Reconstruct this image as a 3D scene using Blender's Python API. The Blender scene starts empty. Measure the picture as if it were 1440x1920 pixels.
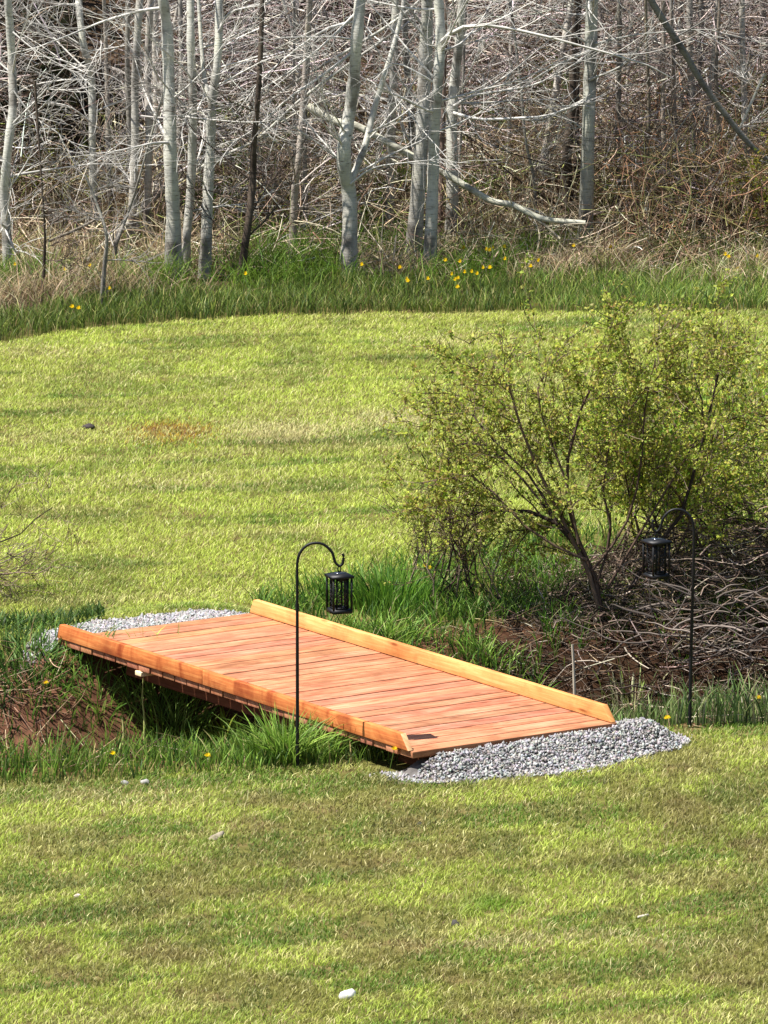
import bpy, math, random
import numpy as np
from mathutils import Vector
R = random.Random(7)
rng = np.random.default_rng(11)
scene = bpy.context.scene
COL = scene.collection

# ------------------------------------------------------------ camera, sky, sun
FPX, CAMH, PITCH = 13725.0, 9.2, math.radians(10.6)      # focal length in pixels of the 1440x1920 photo
cam_d = bpy.data.cameras.new('camera'); cam = bpy.data.objects.new('camera', cam_d); COL.objects.link(cam)
cam_d.sensor_fit = 'VERTICAL'; cam_d.sensor_height = 36.0; cam_d.lens = FPX / 1920 * 36.0
cam_d.clip_start = 0.5; cam_d.clip_end = 3000
cam.location = (0, 0, CAMH); cam.rotation_euler = (math.pi/2 - PITCH, 0, 0)
scene.camera = cam

SUN = Vector((-.445, -.09, .89)).normalized(); SUN_EL = math.asin(SUN.z)
w = bpy.data.worlds.new('World'); scene.world = w; w.use_nodes = True
nt = w.node_tree; nt.nodes.clear()
sky = nt.nodes.new('ShaderNodeTexSky'); sky.sky_type = 'NISHITA'; sky.sun_disc = False
sky.sun_elevation = SUN_EL; sky.sun_rotation = math.atan2(SUN.x, SUN.y)
bg = nt.nodes.new('ShaderNodeBackground'); bg.inputs['Strength'].default_value = 0.065
wo = nt.nodes.new('ShaderNodeOutputWorld')
nt.links.new(sky.outputs[0], bg.inputs[0]); nt.links.new(bg.outputs[0], wo.inputs[0])
sl = bpy.data.lights.new('sun', 'SUN'); sl.energy = 5.0; sl.angle = math.radians(0.5); sl.color = (1.0, 0.955, 0.88)
so = bpy.data.objects.new('sun', sl); COL.objects.link(so); so.location = (-20, 10, 40)
so.rotation_euler = (-SUN).to_track_quat('-Z', 'Y').to_euler()
scene.view_settings.view_transform = 'Standard'; scene.view_settings.look = 'None'
scene.view_settings.exposure = 1.12; scene.view_settings.gamma = 1.0
scene.cycles.max_bounces = 5; scene.cycles.diffuse_bounces = 3; scene.cycles.transparent_max_bounces = 4

# ------------------------------------------------------------ noise and terrain
def vnoise(x, y, seed=0):
    x = np.asarray(x, float); y = np.asarray(y, float)
    xi = np.floor(x).astype(np.int64); yi = np.floor(y).astype(np.int64); fx = x - xi; fy = y - yi
    fx = fx*fx*(3-2*fx); fy = fy*fy*(3-2*fy)
    def hsh(a, b):
        n = (a*374761393 + b*668265263 + seed*1442695041) & 0xffffffff
        n = ((n ^ (n >> 13)) * 1274126177) & 0xffffffff
        return ((n ^ (n >> 16)) & 0xffff) / 65535.0
    return (hsh(xi, yi)*(1-fx)+hsh(xi+1, yi)*fx)*(1-fy) + (hsh(xi, yi+1)*(1-fx)+hsh(xi+1, yi+1)*fx)*fy
def fbm(x, y, seed=0, o=4):
    s = 0; a = .5; t = 0
    for i in range(o):
        s = s + a*vnoise(x*2**i, y*2**i, seed+i*17); t += a; a *= .55
    return s/t
def sm(a, b, x):
    t = np.clip((np.asarray(x, float)-a)/(b-a), 0, 1); return t*t*(3-2*t)
AX = ([-60, -8, -2.2, -.3, 1.0, 2.5, 8, 60], [38.4, 41.3, 42.5, 43.3, 43.8, 44.1, 44.6, 46.6])
def ditch_c(x): return np.interp(x, *AX)
def ditch_d(x, y): return (np.asarray(y) - ditch_c(x)) * .88      # signed, negative = near side
def wood_edge(x): return np.interp(x, [-60, -8, -2.95, -2.37, -1.2, 0, 3, 8, 60], [50, 54, 56.3, 57.0, 57.6, 57.85, 57.8, 57.6, 54])
def near_edge(x): return np.interp(x, [-60, -8, -2.14, .06, 1.72, 2.2, 8, 60], [37, 39.6, 40.75, 41.35, 42.27, 42.4, 42.8, 44])
def far_edge(x): return np.interp(x, [-60, -8, -2.5, -2.0, -.75, -.1, .4, 1, 2, 8, 60], [43, 45.8, 45.35, 45.05, 46.0, 46.7, 47.3, 48, 48.7, 49, 52])
# the bridge's place: centre, angle, length, width
BC = np.array([-.338*.973, 44.103*.973, 0]); aa, BL, BW = -.984, 4.026*.973, 1.479*.973
lu = np.array([math.cos(aa), math.sin(aa), 0]); wu = np.array([-lu[1], lu[0], 0])
def mound(x, y):
    """gravel ramps banked up to deck level at both ends"""
    dx = x-BC[0]; dy = y-BC[1]; a = dx*lu[0]+dy*lu[1]-BL/2; b_ = dx*wu[0]+dy*wu[1]
    b2 = (b_-.20)/(BW/2+.28); e = .37*np.sqrt(np.clip(1-b2*b2, 0, 1))
    af = -(dx*lu[0]+dy*lu[1])-BL/2; b3_ = b_/(BW/2+.60)
    mf = .135*sm(1.3, .28, af)*sm(1.0, .45, np.abs(b3_))*sm(-.75, -.2, af)
    return mf+.13*sm(1.0, .0, np.clip(a, 0, 9)/np.maximum(e, .02))*sm(1.0, .72, np.abs(b2))*sm(-.22, -.06, a)
def H(x, y):
    x = np.asarray(x, float); y = np.asarray(y, float)
    d = np.abs(ditch_d(x, y) + .12*(fbm(x*1.3, y*1.3, 5)-.5)); hw = 1.45
    z = -1.0 * .5*(1+np.cos(np.pi*np.clip(d/hw, 0, 1)))
    z = z + .05*(fbm(x*.5, y*.5, 9)-.5) + np.where(d < hw, .12*(fbm(x*3, y*3, 21)-.5)+.07*(fbm(x*10, y*10, 22)-.5), 0)
    z = z + np.where(y > 60.5, .21*(y-60.5) * sm(60.5, 62.5, y), 0) * np.where(y > 160, 160/np.maximum(y, 1), 1)
    z = z + np.where(y > 60, (fbm(x*.9, y*.9, 31)-.5)*.5*sm(60, 62, y), 0)
    z = z + 7.4*(1-sm(0, 32, y)) + mound(x, y)
    return z
CP, SP = math.cos(PITCH), math.sin(PITCH)
def ray(px, py):
    a = (px-720)/FPX; b = (960-py)/FPX
    return np.array([a, CP + b*SP, -SP + b*CP])
def at_z(px, py, z=0.0):
    d = ray(px, py); t = (z-CAMH)/d[2]; return d*t + (0, 0, CAMH)
def at_y(px, py, y):
    d = ray(px, py); t = y/d[1]; return d*t + (0, 0, CAMH)
def on_ground(px, py):
    d = ray(px, py); lo = 30.0
    for t in np.arange(30, 110, .1):
        p = d*t
        if p[2]+CAMH < float(H(p[0], p[1])):
            return p + (0, 0, CAMH)
    return d*70 + (0, 0, CAMH)

# ------------------------------------------------------------ materials
def newmat(name):
    m = bpy.data.materials.new(name); m.use_nodes = True; n = m.node_tree; n.nodes.clear()
    o = n.nodes.new('ShaderNodeOutputMaterial'); b = n.nodes.new('ShaderNodeBsdfPrincipled')
    n.links.new(b.outputs[0], o.inputs[0]); return m, n, b, o
def node(n, t, **k):
    a = n.nodes.new(t)
    for i, v in k.items():
        if i in a.inputs: a.inputs[i].default_value = v
        else: setattr(a, i, v)
    return a
def ramp(n, stops):
    r = n.nodes.new('ShaderNodeValToRGB'); e = r.color_ramp.elements
    while len(e) < len(stops): e.new(.5)
    for i, (p, c) in enumerate(stops):
        e[i].position = p; e[i].color = (*c, 1) if len(c) == 3 else c
    return r
def mixc(n, mode, fac, a, b):
    m = n.nodes.new('ShaderNodeMix'); m.data_type = 'RGBA'; m.blend_type = mode
    for sock, v in ((m.inputs[0], fac), (m.inputs[6], a), (m.inputs[7], b)):
        if isinstance(v, bpy.types.NodeSocket): n.links.new(v, sock)
        elif isinstance(v, tuple): sock.default_value = (*v, 1)
        else: sock.default_value = v
    return m.outputs[2]
def mat_attr(name, rough=.7, translucent=0.0, var=None, spec=.3, bump=None):
    m, n, b, o = newmat(name)
    at = node(n, 'ShaderNodeAttribute', attribute_name='Col'); c = at.outputs['Color']
    if var:
        tc = node(n, 'ShaderNodeTexCoord'); no = node(n, 'ShaderNodeTexNoise', Scale=var[0], Detail=6.0)
        n.links.new(tc.outputs['Object'], no.inputs['Vector'])
        r = ramp(n, [(.3, (var[1],)*3), (.7, (var[2],)*3)]); n.links.new(no.outputs[0], r.inputs[0])
        c = mixc(n, 'MULTIPLY', 1.0, c, r.outputs[0])
        if bump:
            bm = node(n, 'ShaderNodeBump', Strength=bump, Distance=.02); n.links.new(no.outputs[0], bm.inputs['Height']); n.links.new(bm.outputs[0], b.inputs['Normal'])
    n.links.new(c, b.inputs['Base Color']); b.inputs['Roughness'].default_value = rough
    b.inputs['Specular IOR Level'].default_value = spec
    if translucent:
        t = node(n, 'ShaderNodeBsdfTranslucent'); n.links.new(c, t.inputs[0])
        mx = node(n, 'ShaderNodeMixShader'); mx.inputs[0].default_value = translucent
        n.links.new(b.outputs[0], mx.inputs[1]); n.links.new(t.outputs[0], mx.inputs[2]); n.links.new(mx.outputs[0], o.inputs[0])
    return m
M = {}
M['grass'] = mat_attr('grass_blades', .55, .35, spec=.25)
M['leaf'] = mat_attr('young_leaves', .5, .55, spec=.3)
M['twig'] = mat_attr('twig_bark', .8, 0, spec=.15)
M['soil'] = mat_attr('soil_and_thatch', 1.0, 0, (14.0, .55, 1.35), .0, .8)
M['stone'] = mat_attr('crushed_stone', .85, 0, (40.0, .75, 1.2), .2)
# trunk bark: pale grey with lenticels, dark scars
m, n, b, o = newmat('pale_bark'); M['bark'] = m
tc = node(n, 'ShaderNodeTexCoord'); mp = node(n, 'ShaderNodeMapping'); mp.inputs['Scale'].default_value = (9, 9, 45)
n.links.new(tc.outputs['Object'], mp.inputs[0]); n1 = node(n, 'ShaderNodeTexNoise', Scale=1.6, Detail=5.0, Roughness=.65); n.links.new(mp.outputs[0], n1.inputs[0])
r1 = ramp(n, [(.30, (.30, .27, .24)), (.44, (.85, .86, .84)), (.62, (1, 1, 1)), (.75, (.80, .82, .76))]); n.links.new(n1.outputs[0], r1.inputs[0])
n2 = node(n, 'ShaderNodeTexNoise', Scale=4.5, Detail=4.0); n.links.new(tc.outputs['Object'], n2.inputs[0])
r2 = ramp(n, [(.33, (.42, .40, .38)), (.46, (.92, .93, .92)), (.7, (1.1, 1.12, 1.02))]); n.links.new(n2.outputs[0], r2.inputs[0])
at = node(n, 'ShaderNodeAttribute', attribute_name='Col')
c = mixc(n, 'MULTIPLY', 1.0, mixc(n, 'MULTIPLY', 1.0, at.outputs['Color'], r1.outputs[0]), r2.outputs[0])
n.links.new(c, b.inputs['Base Color']); b.inputs['Roughness'].default_value = .75; b.inputs['Specular IOR Level'].default_value = .2
bm = node(n, 'ShaderNodeBump', Strength=.5, Distance=.01); n.links.new(n1.outputs[0], bm.inputs['Height']); n.links.new(bm.outputs[0], b.inputs['Normal'])
# stained timber: grain runs along the local axis stored in UV (u along the board)
def timber(name, dark, mid, light, blotch, bl=(.80, .66, .60)):
    m, n, b, o = newmat(name)
    uv = node(n, 'ShaderNodeUVMap'); at = node(n, 'ShaderNodeAttribute', attribute_name='Col')
    mp = node(n, 'ShaderNodeMapping'); mp.inputs['Scale'].default_value = (3, 60, 1); n.links.new(uv.outputs[0], mp.inputs[0])
    g = node(n, 'ShaderNodeTexNoise', Scale=1.0, Detail=7.0, Roughness=.6, Distortion=.6); n.links.new(mp.outputs[0], g.inputs[0])
    rg = ramp(n, [(.25, dark), (.5, mid), (.72, light)]); n.links.new(g.outputs[0], rg.inputs[0])
    mp2 = node(n, 'ShaderNodeMapping'); mp2.inputs['Scale'].default_value = blotch; n.links.new(uv.outputs[0], mp2.inputs[0])
    g2 = node(n, 'ShaderNodeTexNoise', Scale=1.0, Detail=4.0, Distortion=1.0); n.links.new(mp2.outputs[0], g2.inputs[0])
    r2 = ramp(n, [(.3, bl), (.5, (1, .95, .92)), (.7, (1.15, 1.18, 1.2))]); n.links.new(g2.outputs[0], r2.inputs[0])
    mp3 = node(n, 'ShaderNodeMapping'); mp3.inputs['Scale'].default_value = (2.3, 9, 1); n.links.new(uv.outputs[0], mp3.inputs[0])
    v = node(n, 'ShaderNodeTexVoronoi', Scale=1.0); n.links.new(mp3.outputs[0], v.inputs[0])
    rk = ramp(n, [(.0, (.45, .3, .22)), (.07, (.6, .42, .32)), (.13, (1, 1, 1))]); n.links.new(v.outputs['Distance'], rk.inputs[0])
    c = mixc(n, 'MULTIPLY', 1.0, mixc(n, 'MULTIPLY', 1.0, mixc(n, 'MULTIPLY', 1.0, rg.outputs[0], r2.outputs[0]), rk.outputs[0]), at.outputs['Color'])
    tc = node(n, 'ShaderNodeTexCoord'); dn = node(n, 'ShaderNodeTexNoise', Scale=3.5, Detail=5.0, Roughness=.7); n.links.new(tc.outputs['Object'], dn.inputs[0])
    rd = ramp(n, [(.32, (.72, .68, .66)), (.5, (1, 1, 1)), (.72, (1.12, 1.14, 1.18))]); n.links.new(dn.outputs[0], rd.inputs[0]); c = mixc(n, 'MULTIPLY', 1.0, c, rd.outputs[0])
    n.links.new(c, b.inputs['Base Color']); b.inputs['Roughness'].default_value = .8; b.inputs['Specular IOR Level'].default_value = .25
    bp = node(n, 'ShaderNodeBump', Strength=.25, Distance=.003); n.links.new(g.outputs[0], bp.inputs['Height']); n.links.new(bp.outputs[0], b.inputs['Normal'])
    return m
M['deck'] = timber('stained_deck_boards', (.22, .08, .040), (.40, .175, .09), (.54, .28, .165), (3.5, 9, 1))
M['curb'] = timber('orange_curb_timber', (.32, .085, .025), (.47, .155, .042), (.60, .26, .085), (7, 2.2, 1), (.58, .36, .28))
M['curb2'] = timber('fresh_curb_timber', (.46, .20, .06), (.60, .29, .095), (.68, .38, .15), (1.2, 3, 1))
m, n, b, o = newmat('black_painted_steel'); M['black'] = m
b.inputs['Base Color'].default_value = (.006, .0065, .008, 1); b.inputs['Specular IOR Level'].default_value = .3; b.inputs['Roughness'].default_value = .38
nn = node(n, 'ShaderNodeTexNoise', Scale=60.0); rr = ramp(n, [(.3, (.42,)*3), (.7, (.6,)*3)]); n.links.new(nn.outputs[0], rr.inputs[0]); n.links.new(rr.outputs[0], b.inputs['Roughness'])
m, n, b, o = newmat('dark_solar_glass'); M['solar'] = m
nn = node(n, 'ShaderNodeTexNoise', Scale=30.0); rr = ramp(n, [(.3, (.02, .03, .05)), (.7, (.035, .05, .08))]); n.links.new(nn.outputs[0], rr.inputs[0]); n.links.new(rr.outputs[0], b.inputs['Base Color'])
b.inputs['Roughness'].default_value = .15

# ------------------------------------------------------------ mesh building
def link(name, me, mat, parent=None, loc=(0, 0, 0)):
    o = bpy.data.objects.new(name, me); COL.objects.link(o); me.materials.append(mat)
    o.location = loc
    if parent is not None: o.parent = parent
    return o
def tag(o, label=None, cat=None, group=None, kind=None):
    if label: o['label'] = label
    if cat: o['category'] = cat
    if group: o['group'] = group
    if kind: o['kind'] = kind
    return o
def root(name, loc, label, cat, group=None):
    o = bpy.data.objects.new(name, None); COL.objects.link(o); o.location = tuple(loc); o.empty_display_size = .2
    return tag(o, label, cat, group)
def mesh_np(name, V, F, C=None, smooth=False):
    """V (n,3), F (m,k) all faces the same size, C (n,3)"""
    V = np.asarray(V, np.float32); F = np.asarray(F, np.int32); k = F.shape[1]
    me = bpy.data.meshes.new(name); me.vertices.add(len(V)); me.vertices.foreach_set('co', V.ravel())
    me.loops.add(F.size); me.loops.foreach_set('vertex_index', F.ravel())
    me.polygons.add(len(F)); me.polygons.foreach_set('loop_start', np.arange(0, F.size, k, dtype=np.int32))
    if smooth: me.polygons.foreach_set('use_smooth', np.ones(len(F), bool))
    me.update(calc_edges=True)
    if C is None: C = np.ones((len(V), 3))
    a = me.color_attributes.new('Col', 'FLOAT_COLOR', 'POINT')
    a.data.foreach_set('color', np.concatenate([np.asarray(C, np.float32), np.ones((len(V), 1), np.float32)], 1).ravel())
    return me
def resample(p, r, S):
    p = np.asarray(p, float); r = np.asarray(r, float)
    if len(p) == S: return p, r
    t = np.linspace(0, len(p)-1, S)
    # Catmull-Rom
    q = np.concatenate([[2*p[0]-p[1]], p, [2*p[-1]-p[-2]]]); i = np.minimum(t.astype(int), len(p)-2); f = (t-i)[:, None]
    a, b_, c_, d = q[i], q[i+1], q[i+2], q[i+3]
    o = .5*((2*b_) + (c_-a)*f + (2*a-5*b_+4*c_-d)*f*f + (3*b_-a-3*c_+d)*f**3)
    return o, np.interp(t, np.arange(len(p)), r)
def tubes(P, Rr, Cc, sides, rough=0.0):
    """P (M,S,3) Rr (M,S) Cc (M,3) or (M,S,3) -> V,F,C"""
    P = np.asarray(P, float); Mn, S, _ = P.shape
    T = np.gradient(P, axis=1); T /= np.linalg.norm(T, axis=2, keepdims=True)+1e-9
    ref = np.zeros((Mn, 1, 3)); mz = np.abs(T.mean(1)[:, 2]) > .8; ref[mz, 0, 0] = 1; ref[~mz, 0, 2] = 1
    A = np.cross(T, np.broadcast_to(ref, T.shape)); A /= np.linalg.norm(A, axis=2, keepdims=True)+1e-9
    B = np.cross(T, A)
    th = np.arange(sides)*2*np.pi/sides
    rr = np.asarray(Rr)[:, :, None]*np.ones(sides)
    if rough: rr = rr*(1+rough*(rng.random(rr.shape)-.5)*2)
    V = P[:, :, None, :] + rr[..., None]*(np.cos(th)[None, None, :, None]*A[:, :, None, :] + np.sin(th)[None, None, :, None]*B[:, :, None, :])
    base = (np.arange(Mn)*S*sides)[:, None, None] + (np.arange(S-1)*sides)[None, :, None]
    k = np.arange(sides)[None, None, :]; k2 = (k+1) % sides
    F = np.stack([base+k, base+k2, base+sides+k2, base+sides+k], -1).reshape(-1, 4)
    Cc = np.asarray(Cc, float)
    if Cc.ndim == 2: Cc = np.broadcast_to(Cc[:, None, :], (Mn, S, 3))
    C = np.broadcast_to(Cc[:, :, None, :], (Mn, S, sides, 3)).reshape(-1, 3)
    return V.reshape(-1, 3), F, C
class Tubes:
    def __init__(s, S=8): s.S = S; s.P = []; s.R = []; s.C = []
    def add(s, p, r, c):
        p, r = resample(p, r, s.S); s.P.append(p); s.R.append(r); s.C.append(c)
    def build(s, name, mat, parent=None, origin=(0, 0, 0), sides=4, smooth=True, rough=0.0):
        P = np.array(s.P) - np.array(origin)
        V, F, C = tubes(P, np.array(s.R), np.array(s.C), sides, rough)
        return link(name, mesh_np(name, V, F, C, smooth), mat, parent)
def rdir():
    v = np.array([R.gauss(0, 1) for _ in range(3)]); return v/np.linalg.norm(v)
def grow(p, d, L, n=6, wob=.18, pull=(0, 0, 0)):
    """a wandering polyline"""
    p = np.array(p, float); d = np.array(d, float); d /= np.linalg.norm(d); out = [p.copy()]; pull = np.array(pull)
    for i in range(n-1):
        d = d + wob*rdir() + pull; d /= np.linalg.norm(d); p = p + d*L/(n-1); out.append(p.copy())
    return np.array(out)
def blades(P, h, wd, lean, az, C, segs=2, tipc=None, face=None):
    N = len(P); up = np.array([0, 0, 1.0])
    hz = np.stack([np.cos(az), np.sin(az), np.zeros(N)], 1)
    fa = rng.random(N)*np.pi if face is None else face
    wv = np.stack([np.cos(fa), np.sin(fa), np.zeros(N)], 1)
    V = []; Cs = []
    for k in range(segs+1):
        t = k/segs
        c = P + up*(h*(t-.35*lean*t*t))[:, None] + hz*(h*lean*t*t)[:, None]
        cc = C*(.72+.38*t)
        if k < segs:
            ww = (wd*.5*(1-.45*t*t))[:, None]
            V += [c-wv*ww, c+wv*ww]; Cs += [cc, cc]
        else: V += [c]; Cs += [cc]
    V = np.stack(V, 1); Cs = np.stack(Cs, 1); nv = V.shape[1]
    tri = []
    for k in range(segs-1):
        a = 2*k; tri += [(a, a+1, a+3), (a, a+3, a+2)]
    a = 2*(segs-1); tri += [(a, a+1, a+2)]
    tri = np.array(tri); F = (np.arange(N)*nv)[:, None, None] + tri[None]
    return V.reshape(-1, 3), F.reshape(-1, 3), Cs.reshape(-1, 3)
def blade_obj(name, P, h, wd, lean, az, C, segs=2, mat='grass', parent=None, face=None):
    V, F, Cs = blades(P, h, wd, lean, az, C, segs, face=face)
    return link(name, mesh_np(name, V, F, Cs), M[mat], parent)
def scatter(n, x0, x1, y0, y1):
    return rng.uniform(x0, x1, n), rng.uniform(y0, y1, n)
def pal(cols, wts, n, jit=.18):
    cols = np.array(cols); i = rng.choice(len(cols), n, p=np.array(wts)/sum(wts))
    return cols[i]*(1+jit*rng.normal(size=(n, 1)))*(1+.06*rng.normal(size=(n, 3)))

# ------------------------------------------------------------ bridge frame (world)
DECK_Z = .15
def in_bridge(x, y, pad=0.0):
    dx = x-BC[0]; dy = y-BC[1]; a = dx*lu[0]+dy*lu[1]; b_ = dx*wu[0]+dy*wu[1]
    return (np.abs(a) < BL/2+pad) & (np.abs(b_) < BW/2+pad)
def gravel_near(x, y):
    dx = x-BC[0]; dy = y-BC[1]; a = dx*lu[0]+dy*lu[1]-BL/2; b_ = dx*wu[0]+dy*wu[1]
    b2 = (b_-.20)/(BW/2+.28); wob = .12*(fbm(x*4, y*4, 77)-.5)
    return (a > -.24) & (a+wob < .37*np.sqrt(np.clip(1-b2*b2, 0, 1))) & (np.abs(b2) < 1)
def gravel_far(x, y):
    dx = x-BC[0]; dy = y-BC[1]; a = -(dx*lu[0]+dy*lu[1])-BL/2; b_ = dx*wu[0]+dy*wu[1]
    b2 = (b_+.10)/(BW/2+.15); wob = .16*(fbm(x*5, y*5, 78)-.5)
    return (a > -.03) & (a+wob < .34*np.clip(1-b2**4, 0, 1)) & (np.abs(b2) < 1)

# ------------------------------------------------------------ ground sheet
def stretch(a, b, step, far, g=1.25):
    mid = list(np.arange(a, b+step/2, step)); s = step; r_ = mid[-1]; hi = []
    while r_ < far[1]: s *= g; r_ += s; hi.append(r_)
    s = step; l_ = mid[0]; lo = []
    while l_ > far[0]: s *= g; l_ -= s; lo.append(l_)
    return np.array(lo[::-1]+mid+hi)
gx = stretch(-5, 5, .08, (-500, 500)); gy = stretch(34, 70, .09, (-60, 900))
X, Y = np.meshgrid(gx, gy); Z = H(X, Y)
g1 = gravel_near(X, Y) | gravel_far(X, Y)
# bench cut where the bridge ends rest, so nothing pokes through the deck
Z = np.where(in_bridge(X, Y, .0), np.minimum(Z, .085), Z)
V = np.stack([X, Y, Z], -1).reshape(-1, 3); ny, nx = X.shape
i = np.arange(ny-1)[:, None]*nx + np.arange(nx-1)[None]; F = np.stack([i, i+1, i+nx+1, i+nx], -1).reshape(-1, 4)
x, y = V[:, 0], V[:, 1]
n1 = fbm(x*1.1, y*.8, 3); n2 = fbm(x*5, y*5, 4)
lawn = np.array([.105, .10, .03])*(.7+.7*n1)[:, None]
lawn = lawn*(1-.5*(n2 > .62))[:, None] + np.array([.14, .09, .05])*(.5*(n2 > .62))[:, None]
soil = np.array([.135, .066, .040])*(.35+1.0*n2)[:, None]
wood = np.array([.070, .047, .030])*(.5+.9*n2)[:, None]
kd = sm(1.6, 1.3, np.abs(ditch_d(x, y)))[:, None]; kw = sm(-.1, .8, y-wood_edge(x))[:, None]
C = lawn*(1-kd)+soil*kd; C = C*(1-kw)+wood*kw
gk = g1.reshape(-1)[:, None]; C = np.where(gk, np.array([.13, .12, .115]), C)
wr = sm(-.2, .6, x)*.45; ditch_shade = (sm(1.15+wr, .6+wr, np.abs(ditch_d(x, y)))*.9*sm(-1.75, -1.2, x))[:, None]; C = C*(1-ditch_shade)+np.array([.026, .015, .009])*ditch_shade  # shade under and beside the bridge, painted into the ditch soil colour
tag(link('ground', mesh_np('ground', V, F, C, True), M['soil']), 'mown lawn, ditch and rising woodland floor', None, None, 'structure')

# ------------------------------------------------------------ mown lawn
def lawn_ok(x, y):
    ne = near_edge(x) + .22*(fbm(x*2.5, y*2, 51)-.5); fe = far_edge(x) + .3*(fbm(x*2, y*2, 52)-.5); we = wood_edge(x)+.35*(fbm(x*2, y*2, 53)-.5)
    ok = (y < ne) | ((y > fe) & (y < we))
    dx = x-BC[0]; dy = y-BC[1]; af = -(dx*lu[0]+dy*lu[1])-BL/2; b_ = dx*wu[0]+dy*wu[1]
    ok |= (af > .1) & (af < 1.6) & (np.abs(b_) < BW/2+.25)
    return ok & ~in_bridge(x, y, .02) & ~gravel_near(x, y) & ~gravel_far(x, y)
def patch(x, y, px, py, rx, ry, tilt=0):
    c = at_z(px, py, 0); dx = x-c[0]; dy = y-c[1]; a = dx*math.cos(tilt)+dy*math.sin(tilt); b_ = -dx*math.sin(tilt)+dy*math.cos(tilt)
    return np.exp(-((a/rx)**2+(b_/ry)**2)*1.2)*(.55+.9*fbm(x*5, y*5, 61))
def lawn_blades(n, x0, x1, y0, y1):
    x, y = scatter(n, x0, x1, y0, y1)
    half = (.0525*y+1.5); k = (np.abs(x) < half) & lawn_ok(x, y)
    dens = fbm(x*9, y*7, 70); k &= (dens > .17+.24*rng.random(n))
    x, y = x[k], y[k]; n = len(x)
    far = sm(43, 46, y)
    tone = fbm(x*.6+.2*y, y*.75, 41); t2 = fbm(x*2.6, y*2.1, 42); t3 = fbm(x*9, y*9, 43)
    stripe = .5+.5*np.sin((y-.16*x)*2*np.pi/1.15+1.6*fbm(x*.6, y*.6, 44)*2)
    green = np.array([.15, .255, .032]); lime = np.array([.43, .52, .085]); olive = np.array([.27, .265, .07]); straw = np.array([.62, .56, .26]); deep = np.array([.11, .17, .035]); brown = np.array([.22, .145, .075])
    kx = np.where(y < 43, .55, .18); yr = y-kx*x; xr = x+kx*y
    st1 = fbm(xr*.45, yr*2.6, 57); st2 = fbm(xr*1.2+3, yr*6.0, 58); st = .62*st1+.38*st2
    u = np.clip(1.15*(st-.5)+.50*tone+.32*t2+.18*t3 + .09*(stripe-.5)+.12*far - .04, 0, 1)
    c = green[None]*(1-sm(.34, .54, u))[:, None]+lime[None]*sm(.34, .54, u)[:, None]
    ol = sm(.45, .62, fbm(x*1.7+9, y*1.2, 45))*(1-.75*far); c = c*(1-ol)[:, None]*1+olive*ol[:, None]
    dp = sm(.56, .70, fbm(x*1.5, y*1.1, 46))*.7; dp = dp*.75; c = c*(1-dp)[:, None]+deep*dp[:, None]
    br = sm(.58, .70, fbm(x*3.0, y*2.4, 47))*.42*(1-.8*far); c = c*(1-br)[:, None]+brown*br[:, None]
    ps = patch(x, y, 990, 1765, .55, .16, .25)+.8*patch(x, y, 1270, 1770, .35, .16, .1)+1.6*patch(x, y, 530, 812, .38, .5)+1.1*patch(x, y, 740, 790, .4, .4)+.6*patch(x, y, 70, 660, .6, .3)+.5*patch(x, y, 560, 1160, .3, .3)+.45*patch(x, y, 300, 905, .9, .35)+.6*patch(x, y, 860, 640, .5, .4)+.5*patch(x, y, 200, 1500, .7, .25)
    r_ = rng.random(n); k2 = r_ < np.clip(.10+.06*t2+.9*ps*.8, 0, .93); c[k2] = straw*(.75+.4*rng.random((k2.sum(), 1)))
    yb = 1.7*patch(x, y, 318, 815, .26, .4); k3 = rng.random(n) < yb; c[k3] = np.where(rng.random((k3.sum(), 1)) < .45, np.array([.46, .32, .02]), np.array([.27, .13, .05]))
    dk = patch(x, y, 520, 840, .4, .4)+patch(x, y, 1330, 1570, .5, .3)+.6*patch(x, y, 260, 760, 1.0, .3)+.6*patch(x, y, 760, 680, .7, .4)
    k5 = rng.random(n) < .5*sm(.55, .67, st); c[k5] = straw*(.75+.35*rng.random((k5.sum(), 1)))*np.array([.95, 1.02, .8])
    c = c*(1-.14*sm(.42, .32, st))[:, None]
    c = c*(1-.45*np.clip(dk, 0, 1))[:, None]
    k4 = rng.random(n) < .03; c[k4] = brown
    c = c*(1+.22*rng.normal(size=(n, 1))).clip(.4, 1.8)
    lush = patch(x, y, 920, 1700, .2, .25); c = c*(1-lush)[:, None].clip(0, 1)+np.array([.20, .33, .035])*np.clip(lush, 0, 1)[:, None]
    c = c*(1+.14*far)[:, None]
    h = (.026+.024*rng.random(n)**1.5)*(1+.5*(t2-.5)+.5*lush); tall = rng.random(n) < .03; h[tall] *= 1.6
    P = np.stack([x, y, H(x, y)-.003], 1)
    az = rng.random(n)*2*np.pi; az = np.where(rng.random(n) < .35, rng.normal(.3, .8, n), az)
    return P, h, .0036+.0032*rng.random(n), .25+.75*rng.random(n)**.8, az, np.clip(c, .01, .8)
parts = [lawn_blades(370000, -3.8, 3.8, 34.2, 43), lawn_blades(720000, -4.6, 4.6, 43.3, 58.3)]
P, h, wd, le, az, C = [np.concatenate(a) for a in zip(*parts)]
print('lawn blades', len(P))
tag(blade_obj('lawn_grass', P, h, wd, le, az, C, 2), 'short mown lawn grass on both sides of the ditch', None, None, 'stuff')

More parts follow.
